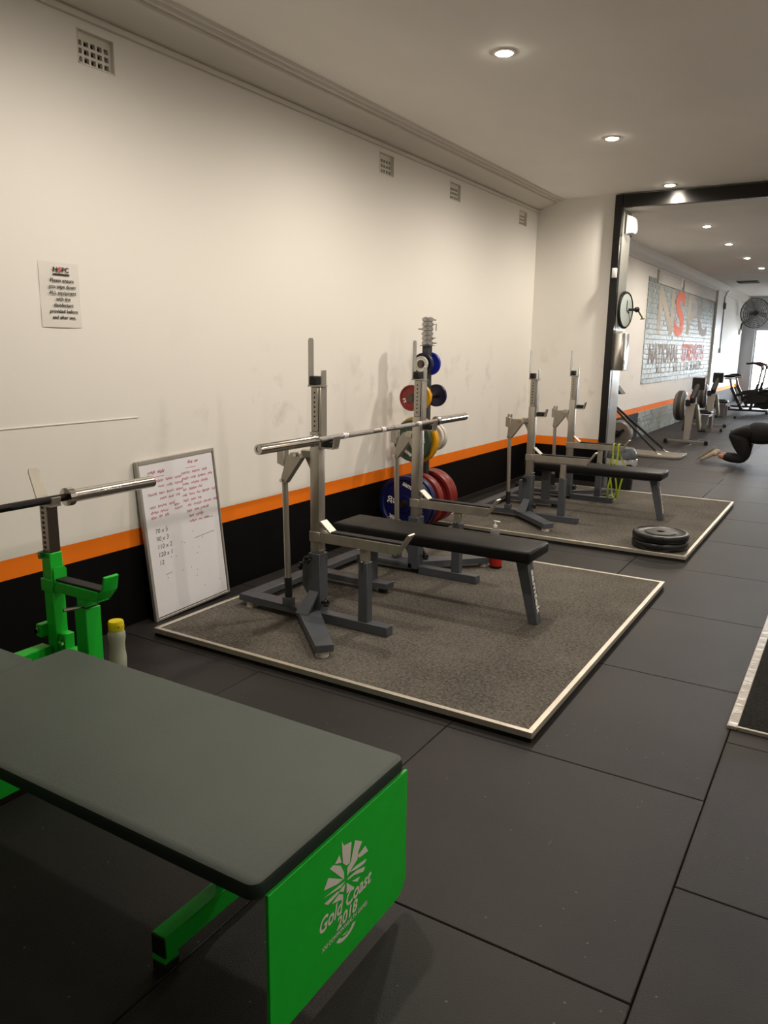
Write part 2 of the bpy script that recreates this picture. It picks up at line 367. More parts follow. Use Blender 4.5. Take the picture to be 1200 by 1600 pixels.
# ================================================================== LAMPS
LENS = mat('lamp_lens', (1.0, 0.9, 0.74), 0.3, emit=95)
RING = mat('lamp_ring', rgb(225, 220, 210), 0.4)
def downlight(x, y, label, group):
    t = thing('downlight', label, 'ceiling light', (x, y, CEIL), group)
    MB().lathe((x, y, CEIL), (0, 0, -1), [(0.062, 0), (0.060, 0.006), (0.048, 0.008), (0.046, 0.004), (0.046, 0.0)], 24).build('ring', RING, t)
    MB().lathe((x, y, CEIL-0.0035), (0, 0, -1), [(0.046, 0), (0.045, 0.006), (0.03, 0.011), (0, 0.013)], 20).build('lens', LENS, t)
    ld = bpy.data.lights.new('downlight_beam', 'SPOT'); ld.energy = LAMP_W; ld.color = LAMP_COL; ld.spot_size = R(LAMP_ANGLE); ld.spot_blend = LAMP_BLEND; ld.shadow_soft_size = LAMP_R
    lo = bpy.data.objects.new('downlight_beam', ld); COL.objects.link(lo); lo.parent = t; lo.location = (0, 0, -0.06)
for (x, y), lb in zip(DOWNLIGHTS, ['recessed round downlight nearest the viewer, above the first platform', 'second recessed downlight from the front, above the second platform', 'recessed downlight just in front of the black header beam', 'first downlight seen beyond the black header beam, in the far room', 'second downlight beyond the black header beam', 'third downlight beyond the black header beam', 'farthest downlight in view, fourth beyond the black header beam']):
    downlight(x, y, lb, 'recessed ceiling downlights in a row')
for (x, y), wd in zip(DOWNLIGHTS_OUT, ['just behind the nearest one in view', 'of the right-hand row level with the green bench', 'of the right-hand row level with the nearest platform', 'of the right-hand row level with the far platform', 'first of the right-hand row past the header beam', 'second of the right-hand row past the header beam', 'third of the right-hand row past the header beam']):
    downlight(x, y, 'recessed downlight outside the picture, '+wd, 'downlights outside the picture')

# ================================================================== WALL VENTS, NOTICE, SMALL WALL THINGS
VP = mat('vent_plaster', rgb(222, 218, 208), 0.6); VD = mat('vent_dark', rgb(58, 50, 42), 0.9)
for i, (a, b_, z0, z1) in enumerate(VENTS):
    lb = ['large-looking square-holed white air vent at upper left, nearest the viewer', 'second white air vent along the wall, left of a close pair', 'third white air vent along the wall under the cornice', 'small white air vent beside the far wall corner'][i]
    t = thing('air_vent', lb, 'vent', (-0.06, (a+b_)/2, z0), 'air vents under the cornice')
    dp = -0.022
    MB().box((-0.075, a+0.002, z0+0.002), (-0.065, b_-0.002, z1-0.002)).build('back_panel', VD, t, smooth=False)
    g = MB(); W = b_-a; H = z1-z0; n, r_ = 5, 3
    mw, mh = 0.011, 0.013
    for k in range(n+1):
        y = a+0.004+(W-0.008-mw)*k/n; g.box((dp-0.02, y, z0+0.002), (dp, y+mw, z1-0.002))
    for k in range(r_+1):
        z = z0+0.004+(H-0.03-mh)*k/r_; g.box((dp-0.0205, a+0.002, z), (dp-0.0005, b_-0.002, z+mh))
    g.box((dp-0.0195, a+0.002, z1-0.028), (dp+0.0005, b_-0.002, z1-0.002))
    g.build('grille', VP, t, smooth=False)
    f = MB().box((-0.06, a, z0), (0.003, a+0.004, z1)).box((-0.06, b_-0.004, z0), (0.003, b_, z1)).box((-0.06, a, z0), (0.003, b_, z0+0.004)).box((-0.06, a, z1-0.004), (0.003, b_, z1))
    f.build('frame', VP, t, smooth=False)

# A4 notice
t = thing('paper_notice', 'white paper notice asking people to wipe down equipment, stuck on wall', 'notice', (0.002, 2.448, 1.593))
q = MB(); N = 8
for i in range(N):
    for j in range(N):
        def P(a, b): 
            bx = 0.002+0.004*math.sin(a/N*3.1)*(1-b/N)**2+0.0015*math.sin(b*1.3)
            return (bx, 2.339+0.217*a/N, 1.593+0.297*b/N)
        q.poly([P(i, j), P(i+1, j), P(i+1, j+1), P(i, j+1)])
bmesh.ops.remove_doubles(q.bm, verts=q.bm.verts, dist=1e-5)
q.build('sheet', mat('paper', rgb(224, 220, 214), 0.7), t)
q = MB(); z = 1.808
for ln in ['Please ensure', 'you wipe down', 'ALL equipment', 'with the', 'disinfectant', 'provided before', 'and after use.']:
    q.text(ln, 0.0235, (0.0085, 2.457, z), (0, 1, 0), (0, 0, 1), 'CENTER', 0.0005); z -= 0.0282
q.text('N', 0.03, (0.0085, 2.424, 1.856), (0, 1, 0), (0, 0, 1), 'CENTER', 0.001, sx=1.2); q.text('PC', 0.03, (0.0085, 2.478, 1.856), (0, 1, 0), (0, 0, 1), 'CENTER', 0.001, sx=1.1)
q.box((0.0085, 2.41, 1.832), (0.0088, 2.50, 1.839))
q.build('printed_text', BLACKINK, t, smooth=False)
MB().text('S', 0.03, (0.0086, 2.448, 1.856), (0, 1, 0), (0, 0, 1), 'CENTER', 0.0014, sx=1.2).build('logo_letter', mat('red_print', rgb(190, 70, 60), 0.6), t, smooth=False)

# things on the black post and jamb
o = MB().box((0.893, 8.545, 2.262), (0.941, 8.5845, 2.362), 0.006, 2).build('sensor_box', WHITEP, None, loc=(0.917, 8.565, 2.262)); tag(o, 'small white sensor box on the black steel post', 'sensor')
t = thing('wall_speaker', 'white speaker box high inside the opening, under the header beam', 'speaker', (0.947, 8.78, 2.70))
MB().prism([(0.965, 8.70, 2.715), (1.03, 8.70, 2.725), (1.05, 8.70, 2.76), (1.045, 8.70, 2.88), (0.965, 8.70, 2.915)], (0, 0.17, 0), 0.006).build('body', WHITEP, t)
MB().box((0.9465, 8.74, 2.74), (0.964, 8.84, 2.88), 0.002, 1).build('bracket', STEEL, t); MB().tube([(1.0, 8.79, 2.713), (1.0, 8.79, 2.69)], 0.012).build('knob', BLACKP, t)
# round clock, slightly turned to the viewer
cc = Vector((0.998, 8.865, 1.945)); ax = Vector((math.cos(R(7)), -math.sin(R(7)), 0))
t = thing('wall_clock', 'round white-faced clock with black rim hung on the jamb', 'clock', (0.947, 8.865, 1.945))
MB().lathe(cc-ax*0.045, ax, [(0, 0), (0.17, 0), (0.198, 0.01), (0.2, 0.032), (0.186, 0.046), (0.183, 0.036), (0, 0.034)], 40).build('case', BLACKP, t)
MB().lathe(cc-ax*0.0095, ax, [(0.181, 0), (0.15, 0.004), (0, 0.005)], 40).build('face', mat('clock_face', rgb(214, 228, 224), 0.12), t)
q = MB(); sd = Vector((math.sin(R(7)), math.cos(R(7)), 0))
q.bar(cc+ax*0.0, cc+ax*0.0+Vector((0, 0, 0.10)), 0.008, 0.002, bev=0).bar(cc, cc+sd*0.07-Vector((0, 0, 0.03)), 0.009, 0.002, bev=0)
q.build('hand', BLACKP, t)
t = thing('coat_hook', 'black peg with an olive handle sticking out behind the round clock', 'hook', (0.947, 8.94, 1.93))
MB().tube([(0.947, 8.93, 1.95), (1.085, 8.93, 1.95)], 0.014).sphere((1.09, 8.93, 1.95), 0.03).build('peg', BLACKP, t)
MB().tube([(1.10, 8.935, 1.945), (1.145, 8.95, 1.87), (1.15, 8.955, 1.855)], 0.009).tube([(1.13, 8.95, 1.85), (1.175, 8.955, 1.853)], 0.007).build('handle', mat('olive', rgb(92, 92, 48), 0.5), t)
# paper towel dispenser
t = thing('towel_dispenser', 'stainless steel paper towel dispenser mounted on the jamb', 'dispenser', (0.947, 8.77, 1.29))
MB().prism([(0.947, 8.655, 1.295), (1.02, 8.655, 1.295), (1.045, 8.675, 1.295), (1.05, 8.70, 1.295), (1.05, 8.86, 1.295), (1.03, 8.895, 1.295), (0.947, 8.90, 1.295)], (0, 0, 0.40), 0.004).build('body', mat('satin_steel', rgb(200, 196, 188), 0.3, 0.9), t)
MB().box((0.947, 8.66, 1.697), (1.03, 8.74, 1.722), 0.004, 1).build('lid_catch', WHITEP, t)
MB().box((1.0505, 8.72, 1.30), (1.053, 8.83, 1.41), 0.001, 1).build('label_plate', mat('label_grey', rgb(120, 118, 122), 0.3), t)
t = thing('laminated_sheet', 'glossy laminated sheet on the jamb below the towel dispenser', 'sign', (0.947, 8.76, 1.0))
MB().box((0.9465, 8.665, 0.995), (0.949, 8.875, 1.288)).build('sheet', mat('laminate', rgb(222, 216, 208), 0.12), t, smooth=False)

# conduit on the pilaster, switch box
t = thing('conduit_pipe', 'thin grey conduit pipe running down the far pilaster', 'pipe', (0.075, 21.9, 1.5))
MB().tube([(0.13, 22.0, 3.0), (0.10, 21.92, 2.95), (0.075, 21.88, 2.85), (0.075, 21.88, 1.55)], 0.013, 8).build('pipe', mat('conduit_grey', rgb(150, 148, 142), 0.5), t)
MB().box((0.0605, 21.82, 2.55), (0.115, 21.94, 2.70)).build('junction_box', mat('junction_grey', rgb(110, 104, 98), 0.5), t); MB().box((0.0605, 21.82, 1.45), (0.11, 21.94, 1.58), 0.01, 1).build('outlet', WHITEP, t)
t = thing('ceiling_vent', 'dark slotted air vent in the far ceiling', 'vent', (0.73, 20.6, CEIL))
MB().box((0.50, 20.35, CEIL-0.02), (0.97, 20.85, CEIL-0.001)).build('frame', mat('vent_grey', rgb(96, 92, 86), 0.6), t, smooth=False)
for k in range(6): MB().box((0.52, 20.38+k*0.078, CEIL-0.03), (0.95, 20.41+k*0.078, CEIL-0.0205)).build('slat', BLACKP, t, smooth=False)

# wall fan
fc = Vector((0.46, 25.0, 2.57)); fa = Vector((0.48, -0.88, 0.0)).normalized()
t = thing('wall_fan', 'large black caged fan mounted on the far wall', 'fan', (0.06, 25.6, 2.2))
fx = Vector((0, 0, 1)); fy = fa.cross(fx)
q = MB()
for off in (-0.09, 0.09):
    for k in range(1, 9):
        rr_ = 0.41*k/8; q.tube([fc+fa*(off*(1-(k/8)**3*0.75))+fx*rr_*math.cos(a)+fy*rr_*math.sin(a) for a in [2*math.pi*j/24 for j in range(24)]], 0.006 if k < 8 else 0.011, 4, closed=True)
    for j in range(16):
        a = 2*math.pi*j/16; q.tube([fc+fa*off+(fx*math.cos(a)+fy*math.sin(a))*0.05, fc+fa*off*0.25+(fx*math.cos(a)+fy*math.sin(a))*0.41], 0.004, 4)
q.build('cage', mat('cage_grey', rgb(58, 58, 58), 0.4), t)
for k in range(3):
    a = 2*math.pi*k/3+0.4; r1 = fx*math.cos(a)+fy*math.sin(a); s1 = fa.cross(r1)
    MB().prism([fc+r1*0.05-s1*0.03, fc+r1*0.33-s1*0.10, fc+r1*0.34+s1*0.05, fc+r1*0.05+s1*0.04], fa*0.012+s1*0.004).build('blade', mat('blade_grey', rgb(150, 152, 152), 0.4), t)
MB().tube([fc-fa*0.22, fc+fa*0.05], 0.075, 14).build('motor', BLACKP, t)
MB().tube([(0.045, 25.6, 2.10), (0.06, 25.6, 2.28), (0.10, 25.55, 2.33), (0.22, 25.45, 2.36), fc-fa*0.20-fx*0.14, fc-fa*0.15], 0.03, 8).build('arm', BLACKP, t)
MB().box((0.0005, 25.5, 1.98), (0.06, 25.72, 2.14), 0.006, 1).build('mount_plate', WHITEP, t)

# ================================================================== PLATFORMS
def carpet_mat(name, a, b):
    m_ = mat(name, a, 0.95, var=0.0, bump=0.0)
    nt = m_.node_tree; bs = nt.nodes['Principled BSDF']; geo = nt.nodes.new('ShaderNodeNewGeometry')
    n = nt.nodes.new('ShaderNodeTexNoise'); n.inputs['Scale'].default_value = 70; n.inputs['Detail'].default_value = 5; n.inputs['Roughness'].default_value = 0.7
    n3 = nt.nodes.new('ShaderNodeTexNoise'); n3.inputs['Scale'].default_value = 2.2; n3.inputs['Detail'].default_value = 4
    for q in (n, n3): nt.links.new(geo.outputs['Position'], q.inputs['Vector'])
    ad = nt.nodes.new('ShaderNodeMath'); ad.operation = 'MULTIPLY_ADD'; ad.inputs[1].default_value = 0.35; nt.links.new(n3.outputs[0], ad.inputs[0]); nt.links.new(n.outputs[0], ad.inputs[2])
    cr = nt.nodes.new('ShaderNodeValToRGB'); cr.color_ramp.elements[0].position = 0.50; cr.color_ramp.elements[1].position = 0.86
    cr.color_ramp.elements[0].color = (*a, 1); cr.color_ramp.elements[1].color = (*b, 1)
    nt.links.new(ad.outputs[0], cr.inputs[0]); nt.links.new(cr.outputs[0], bs.inputs['Base Color']); bs.inputs['Specular IOR Level'].default_value = 0.1
    bp = nt.nodes.new('ShaderNodeBump'); bp.inputs['Strength'].default_value = 0.5; bp.inputs['Distance'].default_value = 0.006
    nt.links.new(n.outputs[0], bp.inputs['Height']); nt.links.new(bp.outputs[0], bs.inputs['Normal'])
    return m_
CARPET = carpet_mat('grey_carpet', rgb(66, 63, 58), rgb(118, 113, 106))
PLY = mat('black_plywood', rgb(16, 15, 14), 0.6)
def platform(x0, x1, y0, y1, label, h=0.045):
    t = thing('lifting_platform', label, 'platform', ((x0+x1)/2, (y0+y1)/2, 0.0), 'carpeted lifting platforms')
    MB().box((x0+0.004, y0+0.004, 0.0005), (x1-0.004, y1-0.004, 0.0195)).build('plinth', PLY, t, smooth=False)
    MB().box((x0+0.024, y0+0.024, 0.02), (x1-0.024, y1-0.024, h)).build('carpet', CARPET, t, smooth=False)
    wd = 0.024; zt = h+0.002
    for a, b_ in (((x0, y0), (x1, y0+wd)), ((x0, y1-wd), (x1, y1)), ((x0, y0+wd), (x0+wd, y1-wd)), ((x1-wd, y0+wd), (x1, y1-wd))):
        MB().box((*a, 0.02), (*b_, zt), 0.0015, 1).build('edge_strip', ALU, t)
    return t
platform(0.235, 2.35, 2.70, 5.105, 'grey carpeted platform with metal edging, nearest one by the wall')
platform(0.235, 2.345, 5.84, 8.33, 'grey carpeted platform with metal edging in the far corner, carrying stacked discs')
TURF = carpet_mat('dark_turf', rgb(18, 18, 17), rgb(46, 45, 42))
t = thing('training_mat', 'dark mat with silver taped edge, cut off by right picture edge', 'mat', (4.1, 4.3, 0.0))
MB().box((3.026, 3.275, 0.0005), (5.2, 5.6, 0.016)).build('mat_surface', TURF, t, smooth=False)
TAPE = mat('silver_tape', rgb(212, 205, 196), 0.28, 0.6, var=0.06, scale=3, bump=0.9, bscale=9, stretch=(1, 2.0, 1))
MB().box((2.985, 3.262, 0.0005), (3.0255, 5.6, 0.018), 0.003, 1).build('edge_tape', TAPE, t); MB().box((3.026, 3.262, 0.0005), (5.2, 3.2745, 0.018), 0.002, 1).build('edge_tape', ALU, t)

# ================================================================== GREY RACK BENCHES
def make_rack(yc, label, dyb, arm, hookz, topz, armhole, bench_label=None):
    """combined squat/bench rack standing on a platform; arm = top of the safety arms, hookz = bar height, topz = top of inner tubes"""
    P0 = 0.045
    t = thing('bench_press_rack', label, 'bench press rack', (0.885, yc, P0), 'grey combo racks with benches')
    X = 0.885
    MB().box((0.36, yc-0.510, 0.077), (0.45, yc+0.510, 0.115), 0.003, 1).build('rear_beam', GREY, t)
    for s in (-1, 1):
        yu = yc+s*0.549
        def Y(v): return yc-s*0+(v*(-s) if False else (v if s < 0 else -v))
        poly = [(0.36, -0.607), (0.79, -0.617), (1.202, -1.012), (1.265, -0.942), (0.95, -0.62), (0.88, -0.511), (0.36, -0.511)]
        MB().prism([(x, Y(v), 0.077) for x, v in poly], (0, 0, 0.038), 0.003).build('base_arm', GREY, t)
        for (x, v) in ((0.43, -0.57), (1.20, -0.95)):
            MB().tube([(x, Y(v), P0), (x, Y(v), 0.077)], [0.034, 0.03], 16).build('foot_pad', mat('clear_foot', rgb(190, 186, 176), 0.4), t)
        MB().box((X-0.038, yu-0.038, 0.08), (X+0.038, yu+0.038, 0.43), 0.003, 1).build('sleeve', GREY, t)
        MB().prism([(X-0.085, yu-s*0.0-0.03, 0.38), (X-0.039, yu-0.03, 0.38), (X-0.039, yu-0.03, 0.17), (X-0.085, yu-0.03, 0.24)], (0, 0.06, 0), 0.002).build('side_plate', GREY, t)
        MB().prism([(X-0.03, yu+s*0.039, 0.22), (X+0.03, yu+s*0.039, 0.22), (X+0.03, yu+s*0.14, 0.117), (X-0.05, yu+s*0.14, 0.117)], (0, -s*0.012, -0.004), 0.0).build('gusset', GREY, t)
        for (px, py, pz, dx, dy) in ((X-0.086, yu, 0.335, -1, 0), (X-0.02, yu+s*0.04, 0.40, 0, s), (X+0.04, yu+s*0.02, 0.16, 1, 0)):
            k = MB().tube([(px, py, pz), (px+dx*0.02, py+dy*0.02, pz)], 0.008, 8); c = Vector((px+dx*0.03, py+dy*0.03, pz))
            for j in range(5):
                a = 2*math.pi*j/5; e = Vector((-dy, dx, 0)); k.sphere(c+(e*math.cos(a)+Vector((0, 0, 1))*math.sin(a))*0.014, 0.0115, u=8, v=6)
            k.build('locking_knob', BLACKP, t)
        MB().box((X-0.029, yu-0.029, 0.431), (X+0.029, yu+0.029, hookz+0.03), 0.004, 2).build('upright_tube', STEEL, t)
        it = MB().box((X-0.024, yu-0.024, hookz+0.031), (X+0.024, yu+0.024, topz), 0.003, 1).build('inner_tube', STEEL, t)
        h = MB(); z = hookz+0.06
        while z < topz-0.02:
            h.lathe((X, yu-0.0242, z), (0, -1, 0), [(0.0052, 0), (0, 0.0006)], 10); h.lathe((X, yu+0.0242, z), (0, 1, 0), [(0.0052, 0), (0, 0.0006)], 10); z += 0.0245
        h.build('adjustment_holes', BLACKP, it)
        # top hook: flag plate behind, roller, front lip
        fp = MB()
        fp.prism([(X-0.036, yu-0.02, topz+0.001), (X-0.036, yu+0.02, topz+0.001), (X-0.036, yu+0.02, topz+0.235), (X-0.036, yu+0.012, topz+0.247), (X-0.036, yu-0.012, topz+0.247), (X-0.036, yu-0.02, topz+0.235)], (-0.006, 0, 0))
        fp.box((X-0.042, yu-0.026, topz+0.001), (X+0.046, yu+0.026, topz+0.009)); fp.box((X+0.038, yu-0.022, topz+0.01), (X+0.044, yu+0.022, topz+0.088), 0.002, 1)
        fp.build('upper_hook', STEEL, t)
        MB().box((X-0.032, yu-0.028, topz+0.010), (X+0.008, yu+0.028, topz+0.055), 0.004, 1).build('hook_liner', BLACKR, t)
        # strap down the front to the working hook
        sp = MB().box((X+0.0305, yu-0.028, hookz-0.055), (X+0.043, yu+0.028, topz+0.0), 0.003, 1).box((X+0.0245, yu-0.024, topz-0.014), (X+0.0302, yu+0.024, topz-0.006))
        sp.build('hook_strap', STEEL, t)
        hk = MB().box((X+0.0435, yu-0.026, hookz-0.055), (X+0.118, yu+0.026, hookz-0.047), 0.001, 1).prism([(X+0.112, yu-0.026, hookz-0.047), (X+0.118, yu-0.026, hookz-0.047), (X+0.132, yu-0.026, hookz+0.012), (X+0.124, yu-0.026, hookz+0.012)], (0, 0.052, 0))
        hk.build('lower_hook', STEEL, t)
        MB().box((X+0.046, yu-0.027, hookz-0.0465), (X+0.110, yu+0.027, hookz-0.0150), 0.004, 1).build('hook_liner', BLACKR, t)
        # rear lifting strut
        ys_ = yu+s*0.045
        MB().tube([(0.715, ys_, 0.15), (0.700, ys_, hookz-0.235)], 0.0165, 14).build('lift_strut', STEEL, t)
        MB().tube([(0.716, ys_, 0.155), (0.713, ys_, 0.27)], 0.0205, 14).build('strut_sleeve', BLACKR, t)
        MB().box((0.69, ys_-0.026, 0.116), (0.742, ys_+0.026, 0.158), 0.002, 1).build('clevis', GREY, t)
        br = MB().prism([(0.665, ys_-0.022, hookz-0.15), (0.712, ys_-0.022, hookz-0.165), (0.712, ys_-0.022, hookz-0.075), (0.665, ys_-0.022, hookz-0.065)], (0, 0.044, 0), 0.002)
        br.prism([(0.682, ys_-0.020, hookz-0.25), (0.718, ys_-0.020, hookz-0.255), (0.826, ys_-0.020, hookz-0.11), (0.812, ys_-0.020, hookz-0.078)]+([(0.713, ys_-0.020, hookz-0.085), (0.69, ys_-0.020, hookz-0.16)] if armhole else [(0.755, ys_-0.020, hookz-0.085), (0.722, ys_-0.020, hookz-0.125)]), (0, 0.040, 0), 0.002)
        for xx in (0.675, 0.70): br.prism([(xx, ys_-0.01, hookz-0.07), (xx+0.012, ys_-0.01, hookz-0.072), (xx+0.015, ys_-0.01, hookz-0.045), (xx+0.004, ys_-0.01, hookz-0.04)], (0, 0.02, 0))
        br.build('lever_bracket', STEEL, t)
        MB().bar((0.80, ys_-s*0.02, hookz-0.09), (X-0.03, yu, hookz-0.09), 0.045, 0.04).prism([(X-0.03, yu-0.012, hookz-0.11), (X-0.03, yu-0.012, hookz-0.19), (X-0.075, yu-0.012, hookz-0.11)], (0, 0.024, 0)).build('lever_arm', STEEL, t)
        for bx, bz in ((0.79, -0.095), (0.695, -0.24)): MB().tube([(bx, ys_-0.03, hookz+bz), (bx, ys_+0.03, hookz+bz)], 0.0095, 10).build('pivot_bolt', CHROME, t)
        # safety arm
        a = MB().box((X-0.034, yu-0.034, arm-0.055), (X+0.034, yu+0.034, arm), 0.002, 1)
        a.prism([(X+0.03, yu-0.03, arm-0.055), (1.385, yu-0.03, arm-0.055), (1.415, yu-0.03, arm), (X+0.03, yu-0.03, arm)], (0, 0.06, 0), 0.002)
        a.prism([(1.378, yu-0.031, arm-0.058), (1.388, yu-0.031, arm-0.058), (1.468, yu-0.031, arm+0.055), (1.458, yu-0.031, arm+0.06)], (0, 0.062, 0), 0.001)
        a.prism([(X+0.032, yu-0.030, arm+0.056), (X+0.038, yu-0.030, arm+0.062), (X+0.105, yu-0.030, arm+0.006), (X+0.095, yu-0.030, arm+0.001)], (0, 0.06, 0), 0.001)
        sa = a.build('safety_arm', STEEL, t)
        MB().box((X+0.10, yu-0.024, arm+0.0005), (1.42, yu+0.024, arm+0.010), 0.002, 1).build('rubber_pad', BLACKR, sa)
        cl = MB().tube([(X+0.03, yu-s*0.03, 0.445), (X+0.048, yu+s*0.0, 0.455), (X+0.03, yu+s*0.035, 0.45)], 0.003, 6); cl.build('wire_clip', CHROME, t)
        MB().box((1.168, yu-0.021, 0.41), (1.210, yu+0.021, arm-0.056), 0.002, 1).build('arm_post', STEEL, t)
        MB().box((1.163, yu-0.028, 0.10), (1.219, yu+0.028, 0.425), 0.003, 1).build('arm_post_socket', GREY, t)
        MB().tube([(1.19, yu-0.05, 0.432), (1.19, yu+0.02, 0.432)], 0.007, 8).build('locking_pin', CHROME, t)
        MB().box((0.925, yu-0.031, 0.0455), (1.345, yu+0.031, 0.10), 0.003, 1).build('arm_foot', GREY, t)
    yb = yc+dyb
    MB().box((0.452, yb-0.045, 0.077), (0.98, yb+0.045, 0.115), 0.003, 1).build('bench_beam', GREY, t)
    MB().tube([(0.93, yb, P0), (0.93, yb, 0.077)], 0.03, 14).build('foot_pad', BLACKR, t)
    MB().box((0.80, yb-0.035, 0.115), (0.87, yb+0.035, 0.398), 0.003, 1).build('bench_post', GREY, t)
    MB().box((0.74, yb-0.03, 0.385), (1.86, yb+0.03, 0.41), 0.003, 1).build('bench_rail', GREY, t)
    q = MB().box((0.655, yb-0.152, 0.411), (1.915, yb+0.152, 0.478), 0.016, 3); q.build('bench_pad', VINYL, t)
    p1, p2 = Vector((1.815, yb, 0.39)), Vector((1.895, yb, 0.0455))
    MB().prism([(1.79, yb-0.036, 0.405), (1.86, yb-0.036, 0.405), (1.935, yb-0.036, 0.0455), (1.885, yb-0.036, 0.0455)], (0, 0.072, 0), 0.003).build('bench_leg', GREY, t)
    dn = Vector((0.075, 0, -0.3595)).normalized()
    MB().text('samtek', 0.06, Vector((1.8975, yb, 0.2255))+Vector((0.004, 0, 0)), dn, (0, 1, 0), 'CENTER', 0.0022, 0.0012, sx=1.35, spacing=1.05).build('leg_lettering', WHITEINK, t, smooth=False)
    return t
make_rack(3.837, 'grey and steel combo rack with black bench and loaded-in barbell, on the near platform', 0.065, 0.55, 1.055, 1.315, False)
make_rack(6.992, 'grey and steel combo rack with black bench and no barbell, on the far platform', 0.045, 0.615, 1.00, 1.258, True)

def barbell(name, label, x, z, yc, shaft_mat, half=1.1, collar_r=0.036):
    t = thing(name, label, 'barbell', (x, yc, z), None)
    MB().tube([(x, yc-half+0.42, z), (x, yc+half-0.42, z)], 0.0145, 16).build('shaft', shaft_mat, t)
    kn = mat('knurl_'+shaft_mat.name, (0.30, 0.28, 0.26) if shaft_mat is CHROME else (0.03, 0.03, 0.03), 0.5, 0.9, bump=0.5, bscale=500)
    for a, b_ in ((-0.62, -0.42), (-0.36, -0.12), (0.12, 0.36), (0.42, 0.62)): MB().tube([(x, yc+a, z), (x, yc+b_, z)], 0.0148, 16).build('knurling', kn, t)
    for s in (-1, 1):
        y0 = yc+s*(half-0.445)
        MB().lathe((x, y0, z), (0, s, 0), [(0.0145, 0), (collar_r, 0.002), (collar_r, 0.028), (0.027, 0.032), (0.025, 0.036), (0.025, 0.437), (0.023, 0.441), (0.012, 0.441), (0.011, 0.437), (0, 0.437)], 28).build('sleeve', CHROME, t)
    return t
bb = barbell('barbell', 'chrome barbell resting in the hooks of the near grey rack', 0.967, 1.0555, 3.812, CHROME, collar_r=0.031)
for yy in (3.40, 3.79, 4.22): MB().tube([(0.967, yy, 1.0555), (0.967, yy+0.04, 1.0555)], 0.0156, 16).build('tape_ring', mat('white_tape', rgb(215, 208, 214), 0.6), bb)

